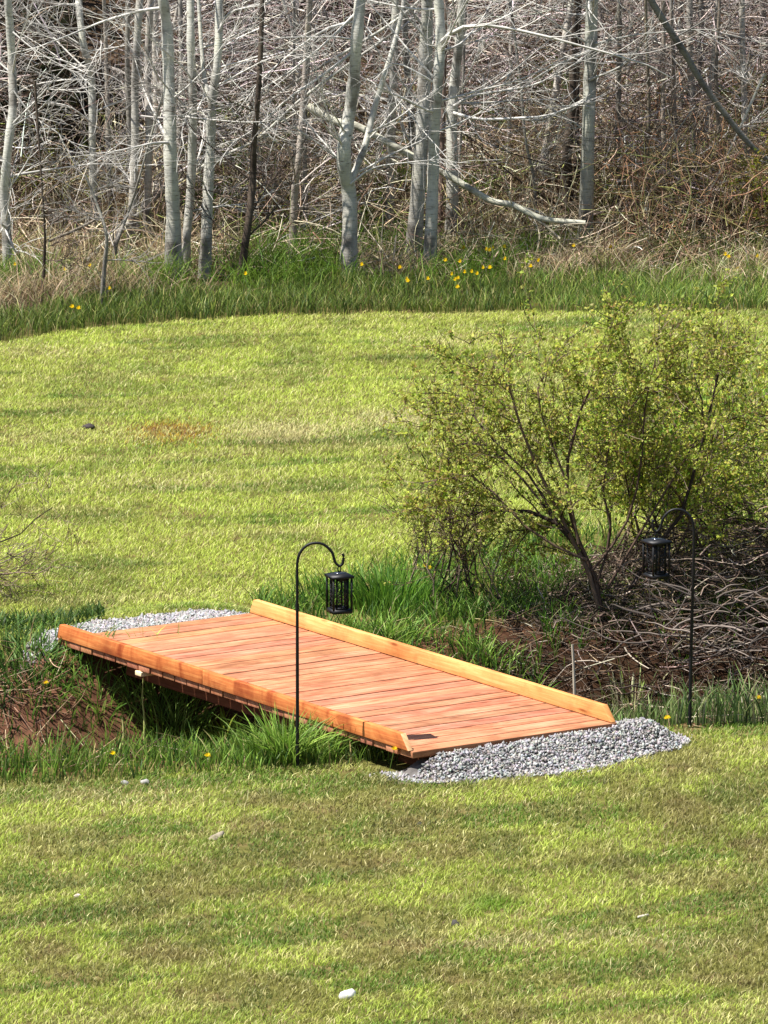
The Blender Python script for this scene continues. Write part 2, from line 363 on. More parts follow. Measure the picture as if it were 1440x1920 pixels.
# ------------------------------------------------------------ tall grass
def tall_obj(name, label, x, y, hm, wd, C, lean=.5, segs=3, clump=0.5):
    n = len(x); cl = fbm(x*3.2, y*3.2, 81)
    h = hm*(.45+.55*rng.random(n))*(1-clump+2*clump*cl)
    P = np.stack([x, y, H(x, y)-.01], 1)
    return tag(blade_obj(name, P, h, wd*(.6+.7*rng.random(n)), lean*(.3+rng.random(n)), rng.random(n)*2*np.pi, np.clip(C, .005, .8), segs), label, None, None, 'stuff')
# band in front of the trees
x, y = scatter(130000, -6.6, 6.6, 55, 61.2); we = wood_edge(x)+.3*(fbm(x*2, y*2, 53)-.5)
k = (y > we) & (y < we+.5+1.7*fbm(x*.9, y*.3, 82)+np.where(x > 1.0, .8, 0)); x, y = x[k], y[k]
C = pal([(.075, .125, .024), (.12, .18, .03), (.21, .27, .05), (.035, .065, .015), (.42, .38, .16)], [4, 4, 3, 1.5, 1], len(x)); C = C*(.65+.8*fbm(x*1.4, y*1.4, 83))[:, None]*(1+.35*sm(0, 2.5, x))[:, None]
ed = sm(0, .45, y-wood_edge(x)); C = C*(1-.0*ed)[:, None]
tall_obj('tall_grass', 'dark green uncut grass along the foot of the trees', x, y, .21+.0*x, .006, C, .55, 3)
# straw and weeds on the woodland floor
x, y = scatter(100000, -6.8, 6.8, 57.6, 65); k = (y > wood_edge(x)+.9+.8*rng.random(len(x))) & (rng.random(len(x)) < 1.25-.14*(y-58)) & (fbm(x*2, y*2, 91) > .38); x, y = x[k], y[k]
C = pal([(.50, .40, .24), (.34, .25, .14), (.62, .53, .34), (.13, .09, .05), (.15, .21, .04)], [4, 3, 2, 3, 1.2], len(x))
gp = fbm(x*1.3, y*1.3, 92) > .53; C[gp] = pal([(.10, .19, .02), (.16, .26, .03)], [1, 1], gp.sum())
tall_obj('dry_grass', 'straw coloured dead grass and weeds under the trees', x, y, .42, .006, C, .9, 3)
# ditch banks: near-side bank left of and right of the bridge
def bank(name, label, n, x0, x1, test, hm, wd, cols, wts, lean=.5):
    x, y = scatter(n, x0, x1, 39.5, 50.5); k = test(x, y) & ~in_bridge(x, y, .04) & ~gravel_near(x, y) & ~gravel_far(x, y); x, y = x[k], y[k]
    k = ~((np.abs(x+.497) < .10) & (y < 41.2)); x, y = x[k], y[k]
    hh = hm(x, y) if callable(hm) else hm
    tall_obj(name, label, x, y, hh, wd, pal(cols, wts, len(x)), lean, 4)
GR = [(.09, .17, .025), (.14, .25, .03), (.21, .32, .05), (.05, .10, .02), (.36, .33, .13)]
bank('bank_grass', 'tall bright grass on the near bank left of the bridge', 60000, -3.6, .25,
     lambda x, y: (y > near_edge(x)-.1+.15*(fbm(x*4, y*4, 3)-.5)) & (ditch_d(x, y) < -.55+.5*(fbm(x*2.5, y*2.5, 12)-.5)), lambda x, y: .17+.14*sm(-1.9, -.9, ditch_d(x, y)), .0075, GR, [3, 4, 3, 2, 1])
bank('bank_grass', 'tall blue green grass on the near bank right of the gravel', 30000, 1.25, 4.2,
     lambda x, y: (y > near_edge(x)-.1+.15*(fbm(x*4, y*4, 3)-.5)) & (ditch_d(x, y) < -.50+.5*(fbm(x*2.5, y*2.5, 12)-.5)), lambda x, y: .22+.24*sm(1.4, 2.3, x), .0085, [(.10, .18, .04), (.17, .25, .07), (.25, .33, .12), (.06, .10, .03), (.42, .38, .22)], [3, 3, 3, 2, 1.6], .4)
bank('bank_grass', 'green grass growing on the far bank behind the right curb', 52000, -.8, 4.2,
     lambda x, y: (y < far_edge(x)+.1) & (ditch_d(x, y) > np.where(x < 1.0, .35, .8)+.5*fbm(x*2.5, y*2.5, 14)) & (fbm(x*1.7, y*1.7, 15) > np.where(x < 1.1, .33, .42)) & (rng.random(len(x)) < np.where(x > 1.3, .45, 1)), .24, .008, [(.08, .16, .02), (.12, .24, .03), (.19, .31, .04), (.04, .09, .02), (.3, .25, .13)], [3, 4, 3, 2, .8], .6)
bank('bank_grass', 'dark weedy grass on the far bank left of the bridge', 34000, -4.2, -1.75,
     lambda x, y: (y < far_edge(x)+.1) & (ditch_d(x, y) > np.where(x < -2.25, .3, 1.1)) & (x < -1.75+.1*rng.random(len(x))), .15, .009, [(.05, .10, .02), (.08, .16, .025), (.13, .2, .04), (.03, .06, .015)], [3, 3, 1.5, 2], .7)
bank('bank_grass', 'thin scattered grass on the bare ditch bottom', 3800, -3.2, 3.2,
     lambda x, y: (np.abs(ditch_d(x, y)) < 1.1) & (fbm(x*3, y*3, 19) > .52), .16, .007, [(.12, .2, .03), (.2, .28, .05), (.35, .3, .15)], [3, 3, 2], .6)
# matted dead stems on the ditch sides
def litter(name, label, n, x0, x1, y0, y1, test, L, rad, cols, wts, lift=.05, up=.25, S=5):
    x, y = scatter(n, x0, x1, y0, y1); k = test(x, y); x, y = x[k], y[k]; n = len(x)
    a = rng.random(n)*2*np.pi; e = rng.normal(0, up, n); L = L*(.4+rng.random(n)); dr = np.stack([np.cos(a), np.sin(a), np.sin(e)], 1)
    cv = rng.normal(0, .35, (n, 3))*[1, 1, .5]; t = np.linspace(0, 1, S)
    P0 = np.stack([x, y, H(x, y)+lift*rng.random(n)+.005], 1)
    P = P0[:, None]+dr[:, None]*(t[None, :, None]*L[:, None, None])+cv[:, None]*(t**2)[None, :, None]*L[:, None, None]*.6
    P[..., 2] = np.maximum(P[..., 2], H(P[..., 0], P[..., 1])+.004)
    rr = rad*(.5+rng.random(n))[:, None]*(1-.6*t)[None]
    V, F, C = tubes(P, rr, np.clip(pal(cols, wts, n), .01, .8), 3)
    return tag(link(name, mesh_np(name, V, F, C, True), M['twig']), label, None, None, 'stuff')
litter('dead_stems', 'matted dead grass stems on the ditch sides', 4200, -3.6, 3.4, 41.0, 46.5,
       lambda x, y: (np.abs(ditch_d(x, y)) < 1.55) & ~in_bridge(x, y, .15) & (fbm(x*3, y*3, 23) > .42) & ~gravel_near(x, y), .22, .003,
       [(.35, .27, .16), (.22, .15, .09), (.48, .40, .27), (.12, .08, .05)], [3, 3, 2, 3])

# ------------------------------------------------------------ gravel
def gravel(label, test, x0, x1, y0, y1, n, lift):
    x, y = scatter(n, x0, x1, y0, y1); k = test(x, y); x, y = x[k], y[k]; n = len(x)
    st_ = rng.random(n) < .05; x = x+st_*rng.normal(0, .07, n); y = y+st_*rng.normal(0, .07, n); kk = ~in_bridge(x, y, .012); x, y = x[kk], y[kk]; n = len(x)
    ico = np.array([(0, 0, 1), (1, 0, 0), (0, 1, 0), (-1, 0, 0), (0, -1, 0), (0, 0, -1)], float)
    T = np.array([(0, 1, 2), (0, 2, 3), (0, 3, 4), (0, 4, 1), (5, 2, 1), (5, 3, 2), (5, 4, 3), (5, 1, 4)])
    s = (.005+.0085*rng.random(n)**1.8)[:, None, None]*(.6+.8*rng.random((n, 1, 3)))
    V = ico[None]*(1+.35*rng.normal(size=(n, 6, 1)).clip(-1, 1)) + .25*rng.normal(size=(n, 6, 3)); V *= s
    a = rng.random(n)*6.28; b_ = rng.normal(0, .7, n); ca, sa, cb, sb = np.cos(a)[:, None], np.sin(a)[:, None], np.cos(b_)[:, None], np.sin(b_)[:, None]
    x1_ = V[..., 0]*ca-V[..., 1]*sa; y1_ = V[..., 0]*sa+V[..., 1]*ca; z1 = V[..., 2]; y2 = y1_*cb-z1*sb; z2 = y1_*sb+z1*cb
    V = np.stack([x1_, y2, z2], -1)+np.stack([x, y, H(x, y)+lift+.010*rng.random(n)], -1)[:, None]
    F = (np.arange(n)*6)[:, None, None]+T[None]
    C = np.broadcast_to(pal([(.32, .31, .315), (.25, .245, .245), (.38, .37, .37), (.19, .185, .18), (.27, .245, .22)], [4, 3, 2, 1.2, 1], n)[:, None], (n, 6, 3)).reshape(-1, 3)
    tag(link('gravel', mesh_np('gravel', V.reshape(-1, 3), F.reshape(-1, 3), np.clip(C, .02, .7)), M['stone']), label, None, None, 'stuff')
gravel('grey crushed stone spread before the near end of the bridge', gravel_near, -.6, 2.8, 40.5, 43.2, 95000, .001)
gravel('grey crushed stone spread behind the far end of the bridge', gravel_far, -3.0, 0, 43.6, 45.8, 95000, .002)

# ------------------------------------------------------------ bridge
class Boxes:
    """boxes along the bridge axes with UV grain along their longest side"""
    def __init__(s): s.V = []; s.F = []; s.C = []; s.U = []
    def box(s, a0, a1, b0, b1, z0, z1, col=(1, 1, 1), grain='b', cut0=0, cut1=0, bev=.003):
        """a along bridge, b across; cut1 shortens the top at the a1 end (sloped end)"""
        off = R.random()*50; base = len(s.V)
        def pt(a, b_, z):
            t = (z-z0)/(z1-z0); aa_ = a
            if a == a1: aa_ = a - cut1*t
            else: aa_ = a + cut0*t
            return BC*np.array([1, 1, 0]) + lu*aa_ + wu*b_ + np.array([0, 0, z])
        cs = [(a0, b0, z0), (a1, b0, z0), (a1, b1, z0), (a0, b1, z0), (a0, b0, z1), (a1, b0, z1), (a1, b1, z1), (a0, b1, z1)]
        for f in ((0, 3, 2, 1), (4, 5, 6, 7), (0, 1, 5, 4), (1, 2, 6, 5), (2, 3, 7, 6), (3, 0, 4, 7)):
            ids = []
            for i_ in f:
                a, b_, z = cs[i_]; s.V.append(pt(a, b_, z)); ids.append(len(s.V)-1); s.C.append(col)
                s.U.append((b_+off, a+z*.9+off) if grain == 'b' else (a+off, b_+z*1.1+off))
            s.F.append(ids)
    def build(s, name, mat, parent, bev=.004):
        V = np.array(s.V)-np.array(parent.location if parent else (0, 0, 0)); F = np.array(s.F)
        me = mesh_np(name, V, F, np.array(s.C)); uv = me.uv_layers.new(name='UVMap')
        uv.data.foreach_set('uv', np.array(s.U, np.float32)[F.ravel()].ravel())
        o = link(name, me, mat, parent)
        wm = o.modifiers.new('weld', 'WELD'); wm.merge_threshold = .00005
        bv = o.modifiers.new('bevel', 'BEVEL'); bv.width = bev; bv.segments = 2; bv.limit_method = 'ANGLE'; bv.angle_limit = .6
        return o
hl, hw_ = BL/2, BW/2
br = root('footbridge', (BC[0], BC[1], -.05), 'low reddish timber footbridge crossing the ditch', 'footbridge')
D = Boxes(); nb = 29; pitch = BL/nb
for i in range(nb):
    t = R.uniform(.84, 1.10); col = (t*R.uniform(.97, 1.05), t*R.uniform(.92, 1.06), t*R.uniform(.9, 1.1))
    e0, e1 = R.uniform(0, .012), R.uniform(0, .012)
    D.box(-hl+i*pitch+.0045, -hl+(i+1)*pitch-.0045-R.uniform(0, .004), -hw_-e0+.012, hw_+e1-.004, DECK_Z-.038, DECK_Z+R.uniform(-.0015, .0015), col, 'b')
D.build('deck', M['deck'], br, .003)
ctop = DECK_Z+.092
c1 = Boxes()
j = -hl+.43*BL
for a0, a1, k0, k1, cc in ((-hl+.01, j-.001, .03, 0, (1, .95, .9)), (j+.001, hl-.03, 0, .075, (1.0, .97, .95))):
    c1.box(a0, a1, -hw_-.006, -hw_+.032, DECK_Z+.0025, ctop, cc, 'a', k0, k1)
o = c1.build('curb', M['curb'], br); o['label'] = 'orange near-side curb board with blotchy stain and a slanted end'
c2 = Boxes(); c2.box(-hl+.0, hl-.01, hw_-.034, hw_+.004, DECK_Z+.0025, ctop, (1, 1, 1), 'a', .045, .085)
o = c2.build('curb', M['curb2'], br); o['label'] = 'pale yellow orange curb board along the far side'
c3 = Boxes(); c3.box(hl-.0315, hl-.0265, -hw_-.004, -hw_+.030, DECK_Z+.004, ctop-.001, (1.3, 1.75, 2.8), 'a', -.075, .075)
o = c3.build('curb_end_cut', M['curb2'], br, .001); o['label'] = 'pale sawn face on the slanted end of the near curb'
for b_ in (-hw_+.24, 0, hw_-.15):
    J = Boxes(); J.box(-hl+.45, hl-.02, b_-.022, b_+.022, DECK_Z-.038-.14, DECK_Z-.041, (.34, .26, .22), 'a', .02, .10); J.build('stringer', M['deck'], br)  # stringer tint darkened, putting the shade below the deck into the colour
ct = Boxes(); a_ = -hl+.235*BL; ct.box(a_, a_+.07, -hw_-.006, -hw_+.20, DECK_Z-.072, DECK_Z-.043, (1.35, 2.2, 4.0), 'b'); o = ct.build('crossbeam', M['curb2'], br); o['label'] = 'pale sawn end of the crossbeam under the near curb'
for s_ in (1,):
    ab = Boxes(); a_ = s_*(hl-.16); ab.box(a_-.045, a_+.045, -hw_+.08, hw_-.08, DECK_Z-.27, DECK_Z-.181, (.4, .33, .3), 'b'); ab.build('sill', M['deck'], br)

# ------------------------------------------------------------ lantern hooks and lanterns
def hook_and_lantern(base_px, top_y, arc_px, lan_px, rot, lab_h, lab_l, flip, ring):
    g = on_ground(*base_px); yb = g[1]; sc = FPX/ (yb*1.0)/CP
    topz = at_y(base_px[0], top_y, yb)[2]; px = g[0]; tx = at_y(base_px[0]+arc_px[0]*0, 1000, yb)[0]
    s = -1 if flip else 1
    ppm = FPX*CP/yb/1.0; x0 = at_y(arc_px[0], 1000, yb)[0]; xe = at_y(lan_px[0], 1000, yb)[0]; kx = abs(xe-x0)/80.6
    hk = root('shepherd_hook', (g[0], yb, g[2]), lab_h, 'garden hook', 'black shepherd hooks beside the bridge')
    SH = [(0, 41), (1.9, 28.5), (6.9, 17), (14, 8.5), (24, 2.2), (37, 0), (49, 2.2), (59, 9), (67, 18.5), (70.6, 30), (73, 37), (77, 41.5), (81, 43.5), (85.6, 41.5), (88, 36), (88.8, 25), (86.3, 21)]
    poleP = [(g[0], yb, g[2]-.12), (g[0]*.7+x0*.3, yb, g[2]+.35*(topz-g[2])), (x0, yb, topz-.28), (x0, yb, topz-41/327)]
    T = Tubes(10); T.add(poleP, [.0105, .0100, .0085, .008], (1, 1, 1)); T.build('pole', M['black'], hk, hk.location, 8)
    T = Tubes(60); T.add([(x0+s*u_*kx, yb, topz-v_/327) for u_, v_ in SH], [.008]*len(SH), (1, 1, 1)); T.build('crook', M['black'], hk, hk.location, 8)
    T = Tubes(3); zc = g[2]+.70*(topz-g[2]); T.add([(x0, yb, zc), (x0, yb, zc+.02), (x0, yb, zc+.04)], [.0115]*3, (1, 1, 1)); T.build('collar', M['black'], hk, hk.location, 8)
    low = topz-43.5/327
    # lantern hanging from the crook
    L = root('hanging_lantern', (xe, yb, low-.30-.032), lab_l, 'lantern', 'black filigree lanterns hanging from the hooks')
    L.rotation_euler = (0, 0, rot)
    w2, hb = .055, .205
    def boxm(name, bs, mat=M['black'], par=L, bev=.0015):
        V = []; F = []
        for (x0_, x1_, y0_, y1_, z0_, z1_) in bs:
            n0 = len(V); V += [(x0_, y0_, z0_), (x1_, y0_, z0_), (x1_, y1_, z0_), (x0_, y1_, z0_), (x0_, y0_, z1_), (x1_, y0_, z1_), (x1_, y1_, z1_), (x0_, y1_, z1_)]
            F += [[n0+i for i in f] for f in ((0, 3, 2, 1), (4, 5, 6, 7), (0, 1, 5, 4), (1, 2, 6, 5), (2, 3, 7, 6), (3, 0, 4, 7))]
        return link(name, mesh_np(name, V, F), mat, par)
    boxm('base', [(-w2-.003, w2+.003, -w2-.003, w2+.003, 0, .022)])
    boxm('frame', [(sx*w2-.005, sx*w2+.005, sy*w2-.005, sy*w2+.005, .0222, hb) for sx in (-1, 1) for sy in (-1, 1)])
    hp = [(-w2-.012, -w2-.012, hb+.0002), (w2+.012, -w2-.012, hb+.0002), (w2+.012, w2+.012, hb+.0002), (-w2-.012, w2+.012, hb+.0002),
          (-w2-.012, -w2-.012, hb+.014), (w2+.012, -w2-.012, hb+.014), (w2+.012, w2+.012, hb+.014), (-w2-.012, w2+.012, hb+.014),
          (-.03, -.03, hb+.026), (.03, -.03, hb+.026), (.03, .03, hb+.026), (-.03, .03, hb+.026)]
    F = [(0, 3, 2, 1)]+[(i, (i+1) % 4, (i+1) % 4+4, i+4) for i in range(4)]+[(i+4, (i+1) % 4+4, (i+1) % 4+8, i+8) for i in range(4)]+[(8, 9, 10, 11)]
    rf = link('roof', mesh_np('roof', hp, F), M['black'], L)
    boxm('solar_cell', [(-.028, .028, -.028, .028, hb+.0262, hb+.0275)], M['solar'], rf)
    # filigree panels, set just inside the posts
    T_ = Random = random.Random(3 if flip else 4)
    for sd in range(4):
        a = sd*math.pi/2; ux = np.array([math.cos(a), math.sin(a), 0]); nx_ = np.array([math.sin(a), -math.cos(a), 0]); off = nx_*(w2-.010)
        V = []; F = []
        def strip(p, q_, wth):
            p = np.array(p); q_ = np.array(q_); d = q_-p; d = d/np.linalg.norm(d); pr = np.array([-d[1], d[0]])*wth/2
            n0 = len(V)
            for dep in (0, -.0018):
                for c_ in (p-pr, q_-pr, q_+pr, p+pr): V.append(tuple(ux*c_[0]+off+nx_*dep+np.array([0, 0, c_[1]])))
            for f in ((0, 1, 2, 3), (7, 6, 5, 4), (0, 4, 5, 1), (1, 5, 6, 2), (2, 6, 7, 3), (3, 7, 4, 0)): F.append([n0+i for i in f])
        hwp = .031
        for sx in (-1, 1): strip((sx*hwp, .0225), (sx*hwp, hb-.001), .011)
        strip((-hwp, hb-.008), (hwp, hb-.008), .016); strip((-hwp, .028), (hwp, .028), .011)
        pts = [(T_.uniform(-.006, .006), z) for z in np.linspace(.03, hb-.012, 7)]
        for p, q_ in zip(pts[:-1], pts[1:]): strip(p, q_, .005)
        for k, (xx, zz) in enumerate(pts[:-1]):
            for sx in (-1, 1):
                z_ = zz+T_.uniform(0, .02); strip((xx, z_), (sx*hwp, z_+T_.uniform(.012, .03)), .0035)
                if T_.random() < .7: strip((xx+sx*.016, z_+.012), (xx+sx*.022, z_+.036), .003)
        link('filigree_panel', mesh_np('filigree_panel', V, F), M['black'], L)
    # hanging ring
    T = Tubes(20); ring_ = [(.010*math.cos(t), 0, hb+.047+.016*math.sin(t)) for t in np.linspace(0, 2*math.pi, 20)]
    T.add(ring_, [.0035]*20, (1, 1, 1)); T.add([(0, 0, hb+.02), (0, 0, hb+.027), (0, 0, hb+.034)], [.008, .007, .005], (1, 1, 1))
    T.build('hanging_ring', M['black'], L, (0, 0, 0), 6)
    L.location.z = low-.008-(hb+.059)
    return hk, L
hook_and_lantern((558, 1440), 1018, (557,), (636,), math.radians(21), 'black shepherd hook standing left of the bridge near end, in front of the deck', 'black lantern with leafy cutouts hanging over the footbridge', False, 0)
hook_and_lantern((1293, 1365), 955, (1301,), (1231,), math.radians(30), 'black shepherd hook standing right of the gravel, in front of the shrub', 'black lantern hanging in front of the budding shrub', True, 0)

# ------------------------------------------------------------ shrubs
def shrub(name, base, label, stems, leafn, leafs, lcols, tcols, spread=1.0, twig_r=1.0, sub=(7, 5), Lk=1.0, cat='shrub', extent=None):
    rt = root(name, base, label, cat); base = np.array(base)
    T1 = Tubes(8); T2 = Tubes(6); tips = []
    for (pts, r0) in stems:
        pp, rr = resample(np.array(pts), np.linspace(r0, r0*.35, len(pts)), 12)
        T1.add(pp, rr, tcols[R.randrange(len(tcols))])
        for k in range(sub[0]):
            t = R.uniform(.30, 1.0); i_ = t*11; j_ = int(min(i_, 10)); p = pp[j_]*(1-(i_-j_))+pp[j_+1]*(i_-j_)
            d0 = pp[j_+1]-pp[j_]; d0 /= np.linalg.norm(d0); d = d0*.8+rdir()*.85+np.array([0, 0, .10])
            L = R.uniform(.45, 1.0)*Lk; b1 = grow(p, d, L, 7, .22, (0, 0, .04-.05*R.random())); r1 = r0*.33*(1-.4*t)*twig_r
            T1.add(b1, np.linspace(r1, r1*.4, 7), tcols[R.randrange(len(tcols))])
            for k2 in range(sub[1]):
                q_ = R.randrange(1, 7); p2 = b1[q_]; d2 = (b1[q_]-b1[q_-1]); d2 = d2/np.linalg.norm(d2)+rdir()*.9
                b2 = grow(p2, d2, R.uniform(.15, .45)*Lk, 6, .28, (0, 0, .02)); T2.add(b2, np.linspace(.0028, .0013, 6)*twig_r, tcols[R.randrange(len(tcols))])
                tips.append(b2)
            tips.append(b1)
    T1.build('stems', M['twig'], rt, base, 5); T2.build('twigs', M['twig'], rt, base, 3)
    tp = np.array([resample(t, np.zeros(len(t)), 6)[0] for t in tips])
    n = leafn//5*5; a = np.repeat(rng.integers(0, len(tp), n//5), 5); f = np.repeat(rng.random(n//5)*4.99, 5); i0 = f.astype(int); fr = (f-i0)[:, None]
    p = tp[a, i0]*(1-fr)+tp[a, i0+1]*fr + rng.normal(0, .013, (n, 3))
    # each leaf a small folded rhombus
    u = rng.normal(size=(n, 3)); u /= np.linalg.norm(u, axis=1, keepdims=True); v = np.cross(u, rng.normal(size=(n, 3))); v /= np.linalg.norm(v, axis=1, keepdims=True); nn_ = np.cross(u, v)
    s = (leafs*(.5+.8*rng.random(n)))[:, None]
    V = np.stack([p, p+u*s*.5+v*s*.34+nn_*s*.1, p+u*s, p+u*s*.5-v*s*.34+nn_*s*.1], 1)
    F = (np.arange(n)*4)[:, None]+np.array([0, 1, 2, 3])
    cl = fbm(p[:, 0]*3.5, p[:, 2]*3.5, 5); C = pal(lcols, [1]*len(lcols), n)*(.85+.35*cl)[:, None]
    link('leaves', mesh_np('leaves', (V-base).reshape(-1, 3), F, np.clip(np.repeat(C, 4, 0), .01, .8)), M['leaf'], rt)
    return rt
TW = [(.085, .055, .04), (.14, .095, .065), (.24, .18, .13), (.04, .028, .022)]
LC = [(.33, .40, .05), (.45, .50, .08), (.55, .56, .13), (.22, .30, .04), (.34, .27, .08)]
def pxpath(y0, pts, dy=0.0):
    return [at_y(px, py, y0+dy*i/len(pts)) for i, (px, py) in enumerate(pts)]
def arch(base, tx, tz, ty, n=8, sag=.25):
    b = np.array(base); e = np.array([tx, ty, tz]); t = np.linspace(0, 1, n)[:, None]
    p = b+(e-b)*t; p[:, 2] += np.sin(t[:, 0]*np.pi)*sag*np.linalg.norm((e-b)[:2]); return p + np.array([[R.gauss(0, .02) for _ in range(3)] for _ in range(n)])*np.minimum(1, t*3)
yb = 45.4
b0 = at_y(1132, 1262, yb); b0[2] = float(H(b0[0], yb))
st = []
for P_ in ([(1130, 1240), (1128, 1150), (1112, 1080), (1065, 1000), (1010, 965), (940, 955), (830, 975)],
           [(1128, 1160), (1100, 1060), (1060, 990), (1020, 900), (985, 800), (960, 700), (925, 645)],
           [(1130, 1160), (1112, 1070), (1075, 990), (1060, 880), (1080, 760), (1120, 660), (1150, 600)],
           [(1065, 1000), (1030, 960), (960, 850), (900, 800), (840, 810)],
           [(1045, 985), (1000, 900), (920, 790), (880, 740), (800, 745)],
           [(1110, 1070), (1170, 990), (1200, 860), (1210, 720), (1230, 630)],
           [(1085, 1020), (1060, 900), (1020, 760), (1010, 680), (1060, 620)],
           [(1120, 1090), (1145, 1000), (1130, 860), (1180, 730), (1260, 640)],
           [(1100, 1050), (1000, 1000), (900, 900), (850, 870), (790, 880)],
           [(1150, 1200), (1190, 1080), (1270, 980), (1300, 860), (1330, 740), (1350, 640)],
           [(1140, 1100), (1200, 1000), (1260, 900), (1320, 760), (1300, 660)]):
    P_ = [(a_, 1240-(1240-b_)*(.93 if b_ < 900 else 1)) for a_, b_ in P_]; y1 = yb+R.uniform(-.7, .9); p = pxpath(yb, P_, y1-yb); st.append((p, .016 if len(P_) > 5 else .010))
st[0] = (st[0][0], .024)
shrub('budding_shrub', b0, 'large budding shrub with dark arching stems rising from the ditch behind the bridge', st, 24000, .027, LC, TW, sub=(12, 9), Lk=.66)
yb2 = 46.6; b1 = at_y(1330, 1160, yb2); b1[2] = float(H(b1[0], yb2)); st = []
for k in range(30):
    tx = R.uniform(1130, 1560); ty_ = R.uniform(690, 900); yy = yb2+R.uniform(-1.0, 1.0); e = at_y(tx, ty_, yy)
    bb = b1+np.array([R.uniform(-.75, .9), R.uniform(-.5, .5), 0]); bb[2] = float(H(bb[0], bb[1])); st.append((arch(bb, e[0], e[2], yy, 8, R.uniform(.05, .3)), R.uniform(.007, .012)))
shrub('budding_shrub', b1, 'dense leafy shrub at the right edge behind the second lantern', st, 30000, .028, [(a_*1.15, b_*1.15, c_) for a_, b_, c_ in LC]+[(.2, .36, .04)], TW+[(.3, .24, .18)], sub=(8, 8), Lk=.66)
yb3 = 45.9; b2 = at_y(835, 1190, yb3); b2[2] = float(H(b2[0], yb3)); st = []
for (tx, ty_) in ((815, 900), (835, 940), (870, 920), (905, 960), (780, 980), (860, 1010), (930, 1000), (845, 870), (800, 860), (820, 980), (850, 900), (885, 940), (915, 900), (795, 930), (865, 850), (940, 940), (830, 1010), (960, 990)):
    e = at_y(tx, ty_, yb3+R.uniform(-.2, .2)); st.append((arch(b2+np.array([R.uniform(-.14, .42), R.uniform(-.2, .2), 0]), e[0], e[2], e[1], 8, .02), .0075))
shrub('young_shrub', b2, 'small thin-stemmed shrub at the left foot of the big shrub', st, 2600, .017, LC, TW+[(.22, .17, .11)], sub=(5, 4), Lk=.5)
yb4 = 45.9; b3 = at_y(755, 1180, yb4); b3[2] = float(H(b3[0], yb4))
shrub('young_shrub', b3, 'lone dark sapling stem left of the small shrub, beside the lantern', [(pxpath(yb4, [(752, 1175), (762, 1110), (785, 1040), (775, 985)]), .007), (pxpath(yb4, [(775, 1060), (800, 1000), (795, 940)]), .005)], 120, .016, LC, TW, sub=(4, 3), Lk=.3)
yb5 = 46.2; b4 = at_y(-120, 1215, yb5); b4[2] = float(H(b4[0], yb5)); st = []
for (tx, ty_) in ((95, 960), (60, 1030), (105, 1060), (20, 985), (-20, 930), (-60, 900), (40, 1075), (-120, 880), (10, 1060)):
    e = at_y(tx, ty_, yb5+R.uniform(-.3, .3)); st.append((arch(b4, e[0], e[2], e[1], 8, .05), .008))
shrub('bare_shrub', b4, 'leafless brown twiggy bush reaching in at the left edge', st, 250, .012, [(.28, .16, .06), (.2, .2, .05)], TW+[(.24, .19, .16), (.2, .14, .11)], sub=(8, 6), Lk=.42, twig_r=.9)
# brush piled in the ditch under the shrub
def tangle(name, label, n, box, L, rad, cols, wts, dome=None, up=.35, S=6, horiz=0.0, cv=.5, test=None):
    x, y = scatter(n, *box); 
    if test is not None: k = test(x, y); x, y = x[k], y[k]; n = len(x)
    top = dome(x, y); z = H(x, y)+top*rng.random(n)
    a = rng.random(n)*2*np.pi; a = np.where(rng.random(n) < horiz, rng.normal(0, .5, n)+np.pi*(rng.random(n) < .5), a)
    e = rng.normal(0, up, n); Ln = L*(.35+1.1*rng.random(n)**1.5); dr = np.stack([np.cos(a)*np.cos(e), np.sin(a)*np.cos(e), np.sin(e)], 1)
    c_ = rng.normal(0, cv, (n, 3)); t = np.linspace(-.5, .5, S); c2 = rng.normal(0, cv*.5, (n, 3))
    P = np.stack([x, y, z], 1)[:, None]+dr[:, None]*(t[None, :, None]*Ln[:, None, None])+(c_[:, None]*((t**2-.08)*.8)[None, :, None]+c2[:, None]*(t**3*1.5)[None, :, None])*Ln[:, None, None]
    P[..., 2] = np.maximum(P[..., 2], H(P[..., 0], P[..., 1])-.02)
    rr = rad*(.4+1.1*rng.random(n)**2)[:, None]*(1-.5*(t+.5))[None]
    V, F, C = tubes(P, rr, np.clip(pal(cols, wts, n, .25), .01, .8), 3)
    return tag(link(name, mesh_np(name, V, F, C, True), M['twig']), label, None, None, 'stuff')
tangle('brushwood', 'heap of dead grey brown twigs in the ditch under the shrubs', 12000, (.75, 4.6, 42.9, 47.4), .34, .0045,
       [(.10, .07, .05), (.20, .15, .115), (.05, .035, .025), (.40, .33, .27)], [4, 3, 5, .9],
       lambda x, y: (.02+.55*sm(1.0, 2.0, x))*(.12+.88*sm(43.4, 45.0, y))*sm(47.6, 46.4, y)*(.6+.8*fbm(x*1.5, y*1.5, 8)), .3)
litter('dead_stems', 'brown and straw coloured stems strewn over the bare soil bank left of the bridge', 2300, -3.4, -1.0, 41.2, 44.5,
       lambda x, y: (np.abs(ditch_d(x, y)) < 1.4) & ~in_bridge(x, y, .12) & (fbm(x*3.5, y*3.5, 24) > .40), .20, .0035, [(.40, .28, .17), (.22, .13, .08), (.52, .44, .3), (.10, .06, .04)], [3, 4, 1.5, 3], lift=.10, up=.5)
